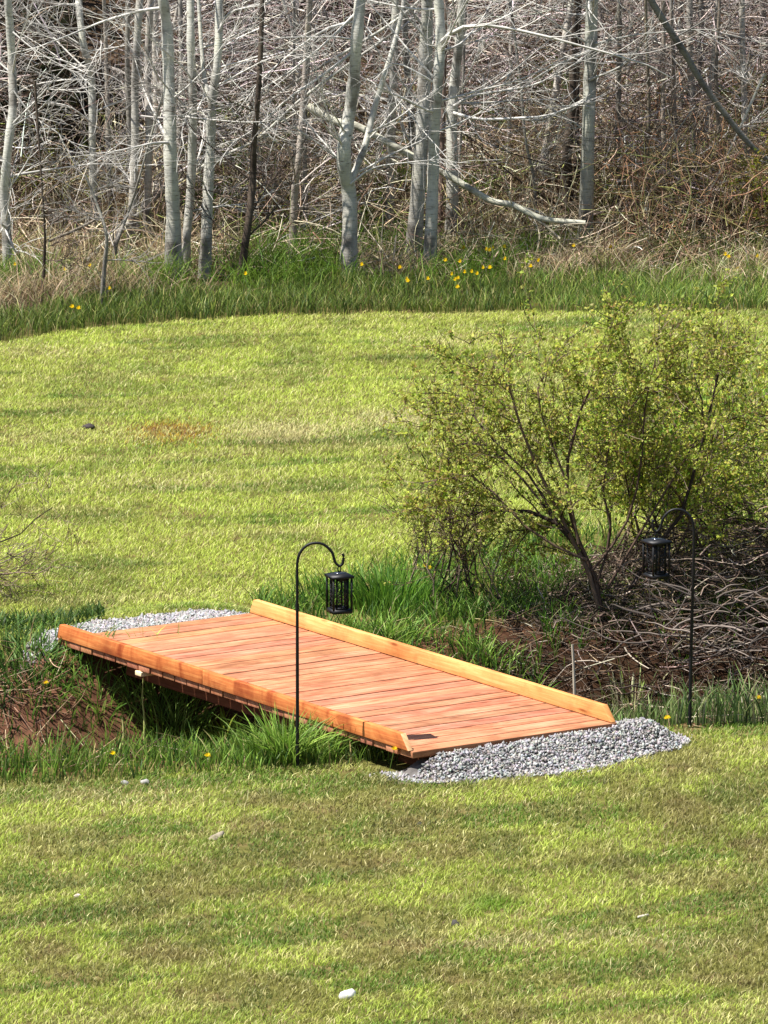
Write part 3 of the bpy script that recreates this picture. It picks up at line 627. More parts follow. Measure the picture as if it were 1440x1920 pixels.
# big curved dead canes over the heap
Tb = Tubes(10)
for k in range(130):
    px_, py_ = R.uniform(1190, 1500), R.uniform(1110, 1250); p = at_y(px_, py_, R.uniform(44.6, 45.9)); sg = R.choice((1, 1, -1))
    pts = grow(p, (sg, R.uniform(-.7, .7), R.uniform(-.3, 1.1)), R.uniform(.2, .7), 8, .34, (.0, 0, -R.uniform(.02, .2))); v = R.uniform(.05, .24)
    Tb.add(pts, np.linspace(R.uniform(.003, .009), .002, 8), (v, v*.82, v*.70))
ob = Tb.build('dead_canes', M['twig'], None, (0, 0, 0), 5); tag(ob, 'arched dead canes bending out of the ditch heap', None, None, 'stuff')
tangle('pale_reeds', 'pale dry reeds leaning at the right edge of the ditch', 420, (2.0, 3.4, 43.2, 44.6), .55, .0048, [(.55, .47, .36), (.42, .35, .26), (.3, .24, .17)], [3, 2, 1], lambda x, y: .35+0*x, .8, cv=.15)
tangle('pale_reeds', 'pale dry reeds lying at the left edge of the ditch', 160, (-2.5, -1.5, 41.5, 42.6), .3, .0045, [(.55, .50, .45), (.42, .37, .3)], [3, 2], lambda x, y: .16+0*x, .35, cv=.2)

# stakes and reeds
def stick(name, label, cat, pts, r0, r1, col, sides=6):
    o = root(name, pts[0], label, cat) if False else None
    T = Tubes(max(4, len(pts)*2)); T.add(pts, np.linspace(r0, r1, len(pts)), col); ob = T.build(name, M['twig'], None, pts[0], sides, rough=.12); ob.location = tuple(pts[0]); return tag(ob, label, cat)
yy = 44.2
stick('wooden_stake', 'pale broken stake upright in the ditch right of the bridge', 'stake', [at_y(1078, 1330, 43.6), at_y(1076, 1260, 43.6), at_y(1073, 1208, 43.6)], .011, .008, (.50, .43, .33))
g_ = on_ground(270, 1416); stick('reed_stalk', 'thick yellow green reed stalk standing before the crossbeam end', 'reed', [g_, at_y(271, 1350, g_[1]), at_y(267, 1310, g_[1]), at_y(269, 1262, g_[1])], .011, .0025, (.36, .39, .13))
g_ = on_ground(462//2, 1412); stick('reed_stalk', 'short yellow reed stalk left of the thick stalk', 'reed', [g_, at_y(232, 1370, g_[1]), at_y(229, 1345, g_[1])], .011, .005, (.45, .42, .18))
g_ = on_ground(376, 1400); stick('reed_stalk', 'leaning reed stalk under the middle of the near curb', 'reed', [g_, at_y(366, 1370, g_[1]), at_y(357, 1345, g_[1])], .010, .005, (.36, .42, .14))
g_ = on_ground(636, 1408); stick('reed_stalk', 'pale reed stalk standing right of the hook pole', 'reed', [g_, at_y(638, 1370, g_[1]), at_y(636, 1345, g_[1])], .008, .004, (.52, .5, .3))
# grass tufts at the water's edge
def tuft(label, px, py, n, h, sp, cols, wts=None, wd=.010, lean=.8):
    g = on_ground(px, py); x = g[0]+rng.normal(0, sp, n); y = g[1]+rng.normal(0, sp, n); P = np.stack([x, y, H(x, y)-.02], 1)-g
    az = np.arctan2(P[:, 1], P[:, 0])+rng.normal(0, .5, n)
    V, F, C = blades(P, h*(.5+.6*rng.random(n)), wd*(.6+.6*rng.random(n)), lean*(.25+rng.random(n)), az, np.clip(pal(cols, wts or [1]*len(cols), n), .01, .8), 4)
    o = link('grass_tuft', mesh_np('grass_tuft', V, F, C), M['grass']); o.location = tuple(g); tag(o, label, 'grass tuft'); return o
BR = [(.15, .27, .03), (.24, .38, .06), (.32, .44, .10), (.09, .17, .02)]
tuft('spiky bright green tuft under the bridge, left of the hook pole', 535, 1425, 420, .33, .09, BR)
tuft('spiky green tuft right of the hook pole under the curb', 600, 1425, 220, .24, .07, BR)
tuft('yellow green tuft of leaves below the middle of the curb', 425, 1410, 160, .20, .06, [(.28, .36, .03), (.35, .42, .05)], wd=.016)
tuft('small green tuft beside the slanted end of the near curb', 700, 1420, 330, .17, .09, [(.18, .28, .06), (.25, .34, .12), (.1, .17, .03)], wd=.007)
tuft('wispy grass tuft under the left curb beside the reed stalk', 330, 1405, 260, .30, .10, BR, wd=.007)
tuft('dark green clump behind the first lantern', 730, 1140, 800, .30, .20, [(.05, .13, .015), (.09, .2, .02), (.14, .27, .03)], wd=.009, lean=.5)
tuft('leafy green tuft against the outside of the far curb', 720, 1205, 350, .16, .12, BR, wd=.012)
tuft('ragged green tuft on the soil bank below the far end of the near curb', 185, 1330, 260, .20, .14, BR, wd=.008)
tuft('dark green weeds hanging over the left soil bank', 60, 1270, 420, .20, .20, [(.05, .11, .02), (.09, .18, .03), (.14, .24, .04)], wd=.012)
tuft('grass tuft on the ditch side beneath the crossbeam end', 300, 1370, 300, .26, .13, BR, wd=.008)
tuft('pale stiff grass clump at the gravel right corner', 1185, 1352, 110, .26, .07, [(.34, .38, .16), (.45, .42, .25), (.2, .28, .06)], wd=.010, lean=.35)
tuft('bright grass spilling over the far curb middle', 905, 1245, 160, .16, .08, BR, wd=.009)

# ------------------------------------------------------------ trees
GREY = (.56, .54, .50); DGREY = (.32, .30, .275); BROWN = (.10, .075, .06)
def tree(name, pts, w0, w1, label, col=GREY, cat='tree', forks=(), nbr=10, blen=1.3, top=9.0, group=None, limbs=(), base_y=None, low=.25, dz=0.0):
    if base_y is None:
        g = on_ground(*pts[0]); y0 = g[1]
    else: y0 = base_y; g = at_y(pts[0][0], pts[0][1], y0); g[2] = float(H(g[0], y0))
    path = [g+(0, 0, -.08)]+[at_y(px, py, y0) for px, py in pts[1:]]
    d = (path[-1]-path[-2]); d /= np.linalg.norm(d); p = path[-1].copy()
    r0 = w0/2*y0/FPX; r1 = w1/2*y0/FPX; rad = [r0*1.28]+list(np.linspace(r0*1.0, r1, len(path)-1))
    while p[2] < top:                                              # the tree goes on above the frame
        d = d+.05*rdir()*[1, 1, 0]+np.array([0, 0, .1]); d /= np.linalg.norm(d); p = p+d*.9; path.append(p.copy()); rad.append(max(.012, rad[-1]*.86))
    for i in range(1, len(path)): path[i] = path[i]+np.array([0, .05*math.sin(i*1.7+w0), 0])
    rt = root(name, g, label, cat, group)
    S = min(80, len(path)*5); pp, rr = resample(path, rad, S)
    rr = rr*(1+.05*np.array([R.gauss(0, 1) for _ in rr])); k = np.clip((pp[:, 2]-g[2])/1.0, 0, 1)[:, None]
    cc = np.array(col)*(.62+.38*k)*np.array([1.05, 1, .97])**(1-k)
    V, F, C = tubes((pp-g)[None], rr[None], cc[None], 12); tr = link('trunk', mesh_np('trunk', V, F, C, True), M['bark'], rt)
    TB = Tubes(10); TW_ = Tubes(6)
    def limb(b, r_, depth=1):
        TB.add(b, np.linspace(r_, max(.0025, r_*.25), len(b)), tuple(np.array(col)*R.uniform(.75, 1.15)))
        for _ in range(int(3+len(b)*.5*depth)):
            q_ = R.randrange(1, len(b)); d2 = b[q_]-b[q_-1]; L_ = np.linalg.norm(b[-1]-b[0]); d2 = d2/np.linalg.norm(d2)+rdir()*.7
            t_ = grow(b[q_], d2, R.uniform(.2, .55)*min(1.4, L_), 6, .16, (0, 0, .03)); TW_.add(t_, np.linspace(max(.003, r_*.35), .0017, 6), tuple(np.array(col)*R.uniform(.6, 1.2)))
            for _ in range(2):
                q2 = R.randrange(1, 6); d3 = t_[q2]-t_[q2-1]; d3 = d3/np.linalg.norm(d3)+rdir()*.7; TW_.add(grow(t_[q2], d3, R.uniform(.12, .35), 6, .2), np.linspace(.0025, .0014, 6), tuple(np.array(col)*R.uniform(.55, 1.15)))
    for fk in forks:
        b = [at_y(px, py, y0+(.0 if i == 0 else .08*i)) for i, (px, py, _) in enumerate(fk)]; rads = [ww/2*y0/FPX for _, _, ww in fk]
        dd = b[-1]-b[-2]; dd /= np.linalg.norm(dd); e = b[-1].copy()
        for _ in range(4): dd = dd+.08*rdir()+np.array([0, 0, .08]); dd /= np.linalg.norm(dd); e = e+dd*.7; b.append(e.copy()); rads.append(rads[-1]*.8)
        fb = Tubes(30); fb.add(b, rads, col); fb.build('fork', M['bark'], rt, g, 9)
        for _ in range(4):
            q_ = R.randrange(1, len(b)); limb(grow(b[q_], rdir()+np.array([0, 0, .4]), R.uniform(.5, 1.2), 7, .12), .009)
    for lb in limbs:
        b = [at_y(px, py, y0-.03-R.uniform(.02, .10)*i) for i, (px, py) in enumerate(lb[1])]; limb(resample(np.array(b), np.zeros(len(b)), 10)[0], lb[0]/2*y0/FPX, 1.3)
    H_ = pp[-1, 2]-g[2]
    for _ in range(nbr):
        t = R.uniform(low, 3.4)/H_ if R.random() < .72 else R.uniform(.3, .97); q_ = int(np.clip(t*(S-1), 2, S-2)); a = R.uniform(0, 2*math.pi)
        d = np.array([math.cos(a), math.sin(a)*.8, R.uniform(-.15, .85)]); limb(grow(pp[q_], d, R.uniform(.45, 1)*blen, 9, .10, (0, 0, R.uniform(-.03, .07))), min(rr[q_]*.32, .014)*R.uniform(.5, 1.1))
    if TB.P: TB.build('branches', M['twig'], rt, g, 5)
    if TW_.P: TW_.build('twigs', M['twig'], rt, g, 3)
    return rt
T = tree
T('pale_tree', [(15, 520), (12, 440), (8, 370), (14, 290), (24, 200), (22, 120), (18, 40), (15, -30)], 18, 15, 'slim grey tree trunk with gentle bends at the left edge of the frame', nbr=12, limbs=[(4, [(25, 170), (60, 215), (110, 250), (165, 290)]), (4, [(24, 60), (60, 90), (110, 120), (170, 150)])])
T('pale_tree', [(184, 445), (179, 390), (174, 317), (172, 167), (168, 127), (157, 83), (148, 17), (145, -30)], 15, 13, 'slim grey tree kinked at mid height in front of the dark spruce', nbr=12, low=.8, limbs=[(4, [(170, 150), (120, 150), (60, 160), (30, 175)]), (4, [(172, 230), (130, 200), (80, 190)]), (4, [(160, 90), (110, 60), (40, 35)])])
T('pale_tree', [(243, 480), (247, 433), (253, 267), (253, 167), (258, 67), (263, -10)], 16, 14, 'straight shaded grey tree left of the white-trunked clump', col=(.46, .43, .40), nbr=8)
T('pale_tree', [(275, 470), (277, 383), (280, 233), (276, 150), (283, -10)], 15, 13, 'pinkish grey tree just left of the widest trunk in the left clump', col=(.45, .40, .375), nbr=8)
T('pale_tree', [(324, 531), (325, 400), (320, 300), (317, 167), (312, 50), (302, -30)], 27, 19, 'widest pale trunk of the left clump, dark at its foot', nbr=10, low=1.0)
T('pale_tree', [(348, 520), (350, 450), (358, 340), (362, 200), (358, 80), (357, -20)], 17, 14, 'middle pale trunk of the left clump, leaning in at its foot', nbr=10, low=1.0)
T('pale_tree', [(382, 522), (387, 450), (390, 360), (395, 260), (398, 190), (409, 100), (411, -10)], 22, 14, 'right pale trunk of the left clump, forked at mid height', nbr=10, low=1.0, forks=[[(396, 200, 10), (384, 150, 9), (378, 90, 8), (372, 0, 7)]], limbs=[(7, [(410, 60), (430, 25), (480, 10), (540, -10)])])
T('dark_tree', [(448, 532), (458, 470), (468, 400), (474, 330), (476, 270), (484, 180), (490, 60)], 15, 9, 'dark crooked leaning tree right of the left clump', col=BROWN, nbr=12, blen=1.0)
T('pale_tree', [(651, 522), (656, 433), (654, 360), (646, 317), (645, 272), (652, 233), (662, 167), (668, 83), (676, -10)], 30, 21, 'thick crooked pale tree with a Y fork in the middle of the woods edge', nbr=8, low=1.6,
  forks=[[(655, 348, 14), (670, 310, 13), (687, 265, 13), (700, 210, 12), (718, 150, 11), (737, 90, 9), (752, 30, 8), (760, -20, 7)]],
  limbs=[(7, [(665, 95), (600, 145), (540, 185), (480, 240), (430, 270)]), (6, [(668, 40), (610, 55), (540, 105), (490, 150), (470, 175)]), (5, [(657, 345), (700, 315), (760, 305), (830, 298)]), (5, [(690, 250), (740, 225), (790, 190)]), (6, [(672, 20), (600, 90), (520, 150), (430, 200)])])
T('pale_tree', [(729, 450), (731, 400), (732, 300), (735, 200), (739, 100), (742, -10)], 17, 14, 'thin shaded tree right of the Y forked tree', col=(.46, .44, .41), nbr=9)
T('pale_tree', [(772, 497), (783, 367), (792, 233), (798, 100), (801, -20)], 28, 22, 'thick grey trunk leaning right, left one of the touching pair', col=(.47, .45, .42), nbr=9, low=1.5, limbs=[(5, [(790, 290), (760, 250), (750, 190), (760, 140)])])
T('pale_tree', [(803, 520), (808, 433), (812, 333), (815, 233), (822, 133), (826, 67), (821, -20)], 23, 18, 'bright trunk with a black foot, right one of the touching pair', nbr=9, low=1.5,
  limbs=[(9, [(826, 80), (850, 60), (890, 46), (960, 54), (1040, 72), (1110, 92), (1200, 116), (1262, 148)]), (5, [(822, 160), (780, 135), (740, 120), (700, 150)])])
T('pale_tree', [(845, 472), (848, 333), (847, 233), (853, 150), (862, 67), (866, -20)], 22, 14, 'slender pale tree right of the touching pair', nbr=10, low=1.2,
  limbs=[(8, [(850, 212), (900, 224), (960, 222), (1020, 218), (1060, 205), (1098, 190)]), (7, [(850, 200), (885, 180), (930, 172), (1000, 160), (1040, 140), (1100, 110)])])
T('pale_tree', [(1096, 470), (1100, 367), (1103, 233), (1107, 133), (1111, -10)], 27, 22, 'lone thick straight grey tree on the right side of the woods edge', col=(.44, .43, .39), nbr=12, low=1.4,
  limbs=[(8, [(1103, 185), (1060, 205), (1010, 225), (960, 222)]), (6, [(1108, 95), (1050, 120), (1000, 150), (960, 185)]), (6, [(1104, 150), (1170, 120), (1220, 60)])])
T('pale_tree', [(548, 488), (552, 367), (560, 300), (568, 200), (574, 100), (580, -10)], 14, 9, 'thin pinkish tree between the left clump and the Y forked tree', col=(.46, .40, .36), nbr=12)
T('pale_tree', [(825, 460), (826, 400), (828, 300), (832, 180), (836, -10)], 10, 8, 'thin reddish trunk half hidden behind the touching pair', col=(.28, .2, .17), nbr=7)
T('dark_tree', [(1070, 420), (1064, 340), (1063, 283), (1072, 200), (1078, 60)], 20, 14, 'dark brown trunk left of the lone grey tree', col=BROWN, nbr=7, base_y=61.7)
T('dark_tree', [(1086, 410), (1084, 340), (1080, 230), (1084, 60)], 14, 10, 'dark brown trunk touching the back of the lone grey tree', col=BROWN, nbr=6, base_y=62.0)
T('thin_tree', [(1160, 420), (1158, 267), (1160, 167), (1161, 80), (1160, -10)], 11, 9, 'thin grey tree a little right of the lone grey tree', col=(.26, .23, .2), nbr=12)
T('thin_tree', [(1252, 440), (1250, 383), (1243, 233), (1245, 67), (1243, -10)], 9, 7, 'thin upright tree left one of a thin pair at the right', col=(.36, .3, .26), nbr=12)
T('thin_tree', [(1279, 440), (1277, 367), (1265, 217), (1262, 120), (1258, -10)], 11, 8, 'thin upright tree right one of a thin pair at the right', col=(.26, .22, .2), nbr=12)
T('thin_tree', [(1216, 450), (1214, 380), (1213, 300), (1217, 200), (1212, 60)], 9, 6, 'spindly tree with side shoots between lone tree and thin pair', col=(.24, .2, .15), nbr=12)
T('thin_tree', [(1340, 460), (1350, 300), (1342, 150), (1350, -10)], 8, 6, 'spindly tree right of the leaning dark trunk foot', col=(.22, .18, .15), nbr=12)
T('thin_tree', [(210, 420), (204, 300), (200, 150), (194, -10)], 10, 7, 'spindly grey tree right of the kinked tree', col=(.34, .3, .27), nbr=12)
T('thin_tree', [(337, 400), (336, 250), (340, 120), (338, -10)], 10, 8, 'thin trunk seen between the two left trunks of the clump', col=(.46, .43, .40), nbr=7)
T('dead_stem', [(218, 522), (216, 470), (224, 440), (240, 400), (262, 330)], 9, 4, 'crooked grey dead stem at the grass edge on the left', col=DGREY, nbr=9, blen=.5, top=1, low=.1)
T('dead_stem', [(188, 575), (196, 500), (200, 440), (180, 380), (160, 330)], 8, 4, 'bare dead stem standing nearest the lawn on the left', col=DGREY, nbr=9, blen=.5, top=1, low=.1)
T('dead_stem', [(76, 572), (82, 500), (84, 433), (80, 360)], 6, 3, 'dark thin dead stem close to the left edge', col=BROWN, nbr=6, blen=.4, top=1, low=.1)
T('dead_stem', [(1000, 450), (1005, 400), (1000, 330), (985, 260), (975, 150)], 6, 5, 'thin dead stem above the end of the fallen log', col=DGREY, nbr=9, blen=.7, top=2.8)
T('dead_stem', [(1325, 485), (1300, 430), (1330, 360), (1350, 320)], 6, 3, 'pale bent dead stem near the right edge', col=GREY, nbr=6, blen=.4, top=1, low=.1)
# background saplings deeper in the wood
for k in range(100):
    x_ = R.uniform(-6.2, 6.2); y_ = R.uniform(61.0, 67.5); v = R.uniform(.22, .60); lean_ = R.gauss(0, .12)
    if -3.2 < x_ < -2.1: x_ += 3
    g = np.array([x_, y_, float(H(x_, y_))])
    px0 = 720+FPX*x_/(y_*CP); 
    rt = root('sapling', g, 'thin bare sapling standing deep in the tangled wood', 'sapling', 'thin bare saplings deep in the wood')
    path = grow(g-np.array([0, 0, .1]), (lean_, 0, 1), R.uniform(4, 6.5), 12, .05, (0, 0, .02)); r_ = R.uniform(.014, .038)
    cc = (v, v*.91, v*.84); A = Tubes(24); A.add(path, np.linspace(r_, .008, 12), cc); A.build('trunk', M['bark'], rt, g, 7)
    B_ = Tubes(6)
    for _ in range(16):
        q_ = R.randrange(1, 9); a = R.uniform(0, 6.28); b = grow(path[q_], (math.cos(a), math.sin(a), R.uniform(-.1, .8)), R.uniform(.4, 1.2), 6, .18); u_ = R.uniform(.7, 1.3)
        B_.add(b, np.linspace(r_*.28, .002, 6), tuple(np.array(cc)*u_))
        for _ in range(4):
            q2 = R.randrange(1, 6); B_.add(grow(b[q2], (b[q2]-b[q2-1])/.1+rdir(), R.uniform(.15, .5), 6, .2), np.linspace(.003, .0015, 6), tuple(np.array(cc)*u_))
    B_.build('branches', M['twig'], rt, g, 3)
# fallen and leaning logs
def log(label, pts, w0, w1, col, y0, y1, name='fallen_log', nb_=6):
    n_ = len(pts); path = [at_y(px, py, y0+(y1-y0)*i/(n_-1)) for i, (px, py) in enumerate(pts)]
    rad = np.linspace(w0, w1, n_)/2*y0/FPX; g = path[0]; rt = root(name, g, label, 'log')
    A = Tubes(n_*5); A.add(path, rad, col); A.build('trunk', M['bark'], rt, g, 9, rough=.05)
    B_ = Tubes(7)
    for _ in range(nb_):
        q_ = R.randrange(1, n_); B_.add(grow(path[q_], rdir()+np.array([0, 0, .2]), R.uniform(.2, .8), 7, .15), np.linspace(rad[q_]*.3, .002, 7), tuple(np.array(col)*R.uniform(.7, 1)))
    B_.build('branches', M['twig'], rt, g, 4)
log('long fallen log slanting down right behind the Y fork to the lone tree', [(1098, 418), (1027, 412), (993, 400), (960, 384), (923, 377), (880, 353), (830, 323), (773, 293), (713, 260), (663, 234), (627, 227), (577, 200)], 10, 16, (.52, .50, .42), 60.3, 60.95)
log('pale horizontal fallen branch high behind the Y forked tree', [(580, 168), (640, 176), (700, 184), (760, 192), (830, 202), (870, 212)], 10, 8, (.48, .46, .42), 62.4, 61.8)
log('dark leaning trunk slanting across the upper right corner', [(1500, 345), (1450, 308), (1408, 272), (1370, 228), (1320, 160), (1290, 110), (1265, 70), (1215, -10), (1180, -90)], 10, 14, (.20, .19, .175), 60.6, 60.2, 'leaning_trunk')
log('pale log slanting up right behind the left clump', [(160, 492), (215, 442), (262, 398), (310, 350), (345, 322), (400, 288), (470, 250)], 12, 15, (.36, .33, .29), 60.2, 62.6)
log('short dark fallen stick left of the left clump', [(92, 452), (130, 436), (175, 414), (200, 396)], 6, 5, (.2, .17, .14), 60.0, 60.6, nb_=3)
log('thin pale branch propped behind the left clump', [(330, 345), (400, 300), (480, 262), (560, 190), (640, 130), (740, 60)], 6, 5, (.50, .48, .45), 61.3, 60.5)
log('thin pale branch rising right from the left clump', [(390, 250), (470, 215), (560, 150), (650, 96), (740, 40), (800, -10)], 6, 6, (.50, .48, .45), 61.6, 60.8)
log('grey horizontal log at the upper right', [(1270, 178), (1330, 184), (1390, 190), (1450, 192)], 14, 14, (.36, .32, .29), 64.5, 64.5)
log('grey rotting log near the top right corner', [(1280, 40), (1330, 60), (1400, 75), (1460, 90)], 16, 14, (.30, .27, .25), 65.5, 65.5)
log('thin pale stick leaning off the foot of the lone tree', [(1050, 448), (1025, 425), (1000, 408)], 5, 6, (.5, .44, .34), 60.3, 60.4, nb_=2)
log('log lying low behind the dark crooked tree', [(420, 352), (470, 355), (520, 372), (560, 392)], 10, 8, (.32, .29, .26), 61.7, 61.6)

# woodland tangle
TC = [(.42, .36, .32), (.58, .52, .48), (.24, .18, .145), (.10, .07, .055), (.70, .65, .60)]
tangle('undergrowth', 'dense tangle of bare grey twigs filling the wood', 41000, (-7.2, 7.2, 61.0, 69.5), .75, .0055, TC, [3.5, 3.5, 3, 4, 1.2], lambda x, y: 1.3+.9*fbm(x*.8, y*.8, 17), .55, horiz=.40, cv=.5,
       test=lambda x, y: (fbm(x*1.3, y*.6, 99) > .43) & ~((x < -2.0) & (x > -3.1) & (y > 61.5)) | (rng.random(len(x)) < .07))
tangle('undergrowth', 'low red brown brambles and dead stalks behind the tall grass', 9000, (-6.6, 6.6, 59.6, 62.5), .45, .0042, [(.48, .37, .26), (.66, .56, .40), (.20, .13, .09), (.34, .36, .12)], [3, 4, 2.5, 1.6], lambda x, y: .15+.5*sm(59.6, 61.5, y)+.0*x, .9, cv=.3)
tangle('bramble', 'red brown brambles at the right edge of the wood', 2600, (1.9, 4.4, 60.0, 62.6), .6, .004, [(.30, .17, .10), (.22, .21, .08), (.42, .32, .22)], [3, 2, 2], lambda x, y: 1.0+.0*x, .8, cv=.4)
# leafy bush at the right edge of the woods
yb = 60.2; g = np.array([at_y(1480, 480, yb)[0], yb, float(H(3.3, yb))]); st = []
for k in range(9):
    e = at_y(R.uniform(1375, 1600), R.uniform(325, 400), yb+R.uniform(-.3, .3)); st.append((arch(g, e[0], e[2], e[1], 8, .2), .010))
shrub('leafing_bush', g, 'yellow green leafing bush at the right edge below the wood', st, 5000, .026, [(.16, .20, .02), (.24, .27, .03), (.28, .2, .04)], TW, sub=(7, 5), Lk=.55, cat='bush')
yb = 61.4; g = np.array([at_y(705, 470, yb)[0], yb, float(H(-.06, yb))]); st = []
for k in range(6):
    e = at_y(R.uniform(675, 740), R.uniform(405, 440), yb+R.uniform(-.1, .1)); st.append((arch(g, e[0], e[2], e[1], 6, .1), .005))
shrub('leafing_bush', g, 'small bright green bush low behind the Y forked tree', st, 1500, .03, [(.13, .24, .02), (.2, .33, .03)], TW, sub=(4, 3), Lk=.25, cat='bush')
for (px_, py_, lb_) in ((1330, 400, 'thin olive bush standing under the end of the leaning trunk'), (1180, 395, 'loose olive bush right of the lone grey tree'), (70, 400, 'olive weedy bush low at the left edge of the wood')):
    yb = 61.6; g = np.array([at_y(px_, py_+60, yb)[0], yb, 0]); g[2] = float(H(g[0], yb)); st = []
    for k in range(7):
        e = at_y(px_+R.uniform(-55, 55), py_+R.uniform(-90, 0), yb+R.uniform(-.3, .3)); st.append((arch(g+np.array([R.uniform(-.2, .2), 0, 0]), e[0], e[2], e[1], 6, .1), .006))
    shrub('leafing_bush', g, lb_, st, 1100, .024, [(.14, .17, .02), (.2, .22, .03), (.22, .15, .05)], TW, sub=(6, 5), Lk=.45, cat='bush')
# spruces
def spruce(x_, y_, Ht, label, rb):
    g = np.array([x_, y_, float(H(x_, y_))]); rt = root('spruce_tree', g, label, 'spruce')
    A = Tubes(12); A.add([g, g+np.array([0, 0, Ht*.5]), g+np.array([0, 0, Ht])], [.10, .06, .01], (.10, .07, .05)); A.build('trunk', M['bark'], rt, g, 8)
    B_ = Tubes(6); Pn = []; Dn = []
    for k in range(int(Ht*46)):
        zz = R.uniform(.15, .97)**1.6*Ht; L = rb*(1-zz/Ht)**.8*R.uniform(.7, 1.1); a = R.uniform(0, 6.28)
        b = grow(g+np.array([0, 0, zz]), (math.cos(a), math.sin(a), -.05), L, 6, .06, (0, 0, -.05)); B_.add(b, np.linspace(.012, .003, 6), (.08, .055, .04))
        for q_ in range(int(L*42)):
            f = R.uniform(.15, 1)*4.99; i_ = int(f); p = b[i_]*(1-f+i_)+b[i_+1]*(f-i_); s_ = R.choice((-1, 1)); dv = np.array([math.cos(a+s_*.9), math.sin(a+s_*.9), R.uniform(-.35, .05)])
            Pn.append(p); Dn.append(dv*R.uniform(.08, .20)*(1.2-f/6))
    B_.build('branches', M['twig'], rt, g, 3)
    Pn = np.array(Pn); Dn = np.array(Dn); n = len(Pn); side = np.cross(Dn, [0, 0, 1.0]); side /= np.linalg.norm(side, axis=1, keepdims=True); V = []; F = []; cs = pal([(.022, .036, .012), (.05, .065, .02), (.012, .02, .008)], [3, 2, 3], n)
    m_ = 6; t = np.linspace(.05, .95, m_)
    st_ = Pn[:, None]+Dn[:, None]*t[None, :, None]; sg = np.where(np.arange(m_) % 2, 1, -1)[None, :, None]
    tip = st_+side[:, None]*sg*.022+Dn[:, None]*.12; wv2 = Dn[:, None]*.05
    V = np.stack([st_-wv2*.5, st_+wv2, tip], 2).reshape(-1, 3); main = np.stack([Pn-side*.006, Pn+side*.006, Pn+Dn], 1).reshape(-1, 3)
    V = np.concatenate([V, main]); C = np.concatenate([np.repeat(cs, m_*3, 0), np.repeat(cs, 3, 0)]); F = np.arange(len(V)).reshape(-1, 3)
    link('needles', mesh_np('needles', V-g, F, np.clip(C, .005, .3)), M['leaf'], rt)
spruce(-2.72, 63.0, 5.5, 'dark green spruce behind the kinked tree on the left', 1.15)
spruce(-3.7, 64.2, 6.0, 'dark green spruce at the far left behind the slim bent tree', 1.7)
spruce(-1.2, 67.0, 6.0, 'dark spruce deep in the wood behind the left clump', 1.5)

# ------------------------------------------------------------ dandelions, stones and small things
def dandelion_mesh():
    V = []; F = []; C = []
    for ring_, (rr_, zz, n_) in enumerate(((.020, .100, 13), (.014, .106, 11), (.007, .109, 7))):
        for k in range(n_):
            a = 2*math.pi*(k+.5*ring_)/n_; a1 = a-.2; a2 = a+.2; n0 = len(V)
            V += [(0, 0, .096), (rr_*.8*math.cos(a1), rr_*.8*math.sin(a1), zz), (rr_*math.cos(a), rr_*math.sin(a), zz+.001), (rr_*.8*math.cos(a2), rr_*.8*math.sin(a2), zz)]
            F.append((n0, n0+1, n0+2, n0+3)); C += [(.80, .58, .01)]*4
    n0 = len(V)
    for z_, r_ in ((0, .0022), (.098, .0018)):
        for k in range(5): V.append((r_*math.cos(k*1.2566), r_*math.sin(k*1.2566), z_)); C.append((.2, .3, .06))
    for k in range(5): F.append((n0+k, n0+(k+1) % 5, n0+5+(k+1) % 5, n0+5+k))
    return mesh_np('dandelion', V, np.array(F), np.array(C))
dm = dandelion_mesh(); dm.materials.append(M['leaf'])
FAR = [(217, 570), (137, 607), (126, 605), (33, 527), (137, 532), (467, 545), (150, 526), (767, 529), (763, 556), (779, 555), (816, 552), (840, 546), (847, 547), (847, 556), (860, 567), (873, 542), (880, 541), (890, 543), (828, 519), (853, 520), (872, 489), (913, 496), (906, 498), (920, 495), (932, 492), (939, 516), (932, 531), (913, 530), (692, 526), (1077, 491), (988, 515), (1003, 530), (1358, 508), (1368, 510), (1402, 507), (1133, 493)]
NEARD = [((92, 1300), 'yellow dandelion on the dark weedy bank left of the bridge'), ((382, 1437), 'yellow dandelion in the near bank grass left of the hook pole'), ((203, 1436), 'small yellow dandelion in the near bank grass farthest left'), ((728, 1424), 'yellow dandelion beside the gravel and the slanted curb end'),
         ((1258, 1364), 'yellow dandelion where the gravel ends at the right hook'), ((1410, 1324), 'yellow dandelion in the tall grass at the right edge'), ((793, 1080), 'left yellow dandelion of a pair behind the first lantern'), ((803, 1077), 'right yellow dandelion of a pair behind the first lantern')]
def dand(px_, py_, label, group, s=1.0, lift=0):
    g = on_ground(px_, py_+10); o = bpy.data.objects.new('dandelion', dm); COL.objects.link(o); hgt = at_y(px_, py_, g[1]-.0)[2]
    o.location = (g[0], g[1], g[2]); zs = max(1.0, (lift if lift else .0)/.1, 1); o.scale = (s, s, zs)
    o.rotation_euler = (R.uniform(.1, .35), R.uniform(-.2, .2), R.uniform(0, 6)); tag(o, label, 'dandelion', group)
for px_, py_ in FAR:
    left = px_ < 500
    dand(px_, py_+(14 if True else 0), 'yellow dandelion in the tall grass under the left trees' if left else ('yellow dandelion in the tall grass right of the touching pair of trunks' if px_ < 1010 else 'yellow dandelion in the tall grass on the right below the wood'), 'dandelions in the left tall grass' if left else ('dandelions in the middle tall grass' if px_ < 1010 else 'dandelions in the right tall grass'), R.uniform(.75, 1.15), .24)
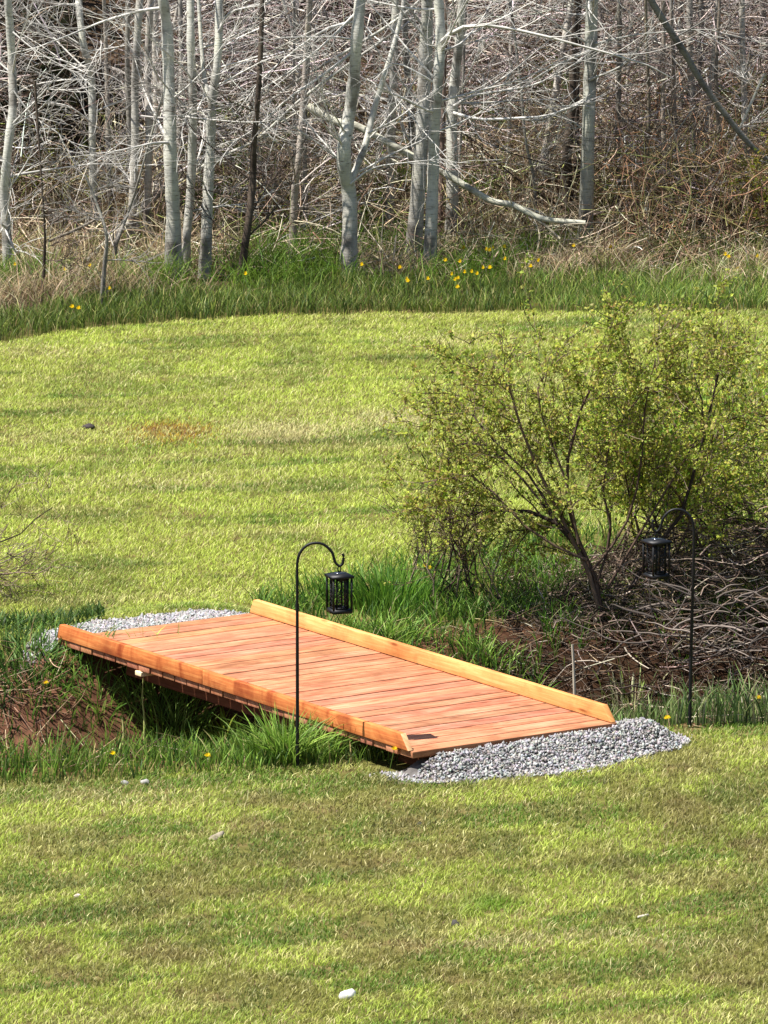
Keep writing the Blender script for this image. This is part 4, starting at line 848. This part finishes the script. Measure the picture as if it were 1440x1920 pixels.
for (p_, lb_) in NEARD: dand(p_[0], p_[1]+22, lb_, 'dandelions near the bridge', 1.1, .17)
def stone(px_, py_, sx, sy, sz, label, col, name='stone', rot=0):
    g = on_ground(px_, py_); import bmesh
    bm_ = bmesh.new(); bmesh.ops.create_icosphere(bm_, subdivisions=2, radius=1)
    rs = random.Random(int(px_))
    for v in bm_.verts:
        k = 1+.22*math.sin(v.co.x*3.1+px_)+.18*math.sin(v.co.y*4.3+py_)+rs.uniform(-.10, .10); v.co = Vector((v.co.x*sx*k, v.co.y*sy*k, v.co.z*sz*k))
    V = np.array([v.co[:] for v in bm_.verts]); F = np.array([[v.index for v in f.verts] for f in bm_.faces]); bm_.free()
    C = np.array(col)[None]*(.8+.4*rng.random((len(V), 1))); o = link(name, mesh_np(name, V, F, C), M['stone']); o.location = (g[0], g[1], g[2]+sz*.5+.015); o.rotation_euler = (0, rot, rs.uniform(0, 3)); return tag(o, label, 'stone')
stone(406, 1578, .05, .035, .02, 'flat tan stone lying alone on the near lawn', (.27, .23, .17), rot=-.3)
stone(652, 1880, .034, .03, .036, 'white lump of stone near the bottom of the frame', (.66, .65, .64))
stone(855, 1742, .026, .02, .02, 'small dark stone on the near lawn beside a straw patch', (.06, .055, .05))
stone(144, 1688, .02, .016, .014, 'small pale stone on the near lawn at the left', (.5, .42, .36))
stone(786, 1553, .018, .018, .012, 'small black stone on the near lawn below the gravel', (.03, .03, .03))
stone(462, 1412, .07, .05, .035, 'pale stone in the grass under the middle of the curb', (.5, .47, .42))
stone(235, 1476, .03, .02, .016, 'left pale pebble at the foot of the near bank grass', (.26, .25, .23))
stone(272, 1474, .034, .02, .016, 'right pale pebble at the foot of the near bank grass', (.30, .29, .27))
stone(1205, 1724, .035, .018, .008, 'flat pale chip on the near lawn at the right', (.55, .5, .42))
stone(917, 1424, .03, .025, .03, 'dark stone standing in the near gravel', (.14, .13, .12))
stone(166, 806, .06, .05, .02, 'dark lump on the far lawn at the left', (.05, .04, .04))
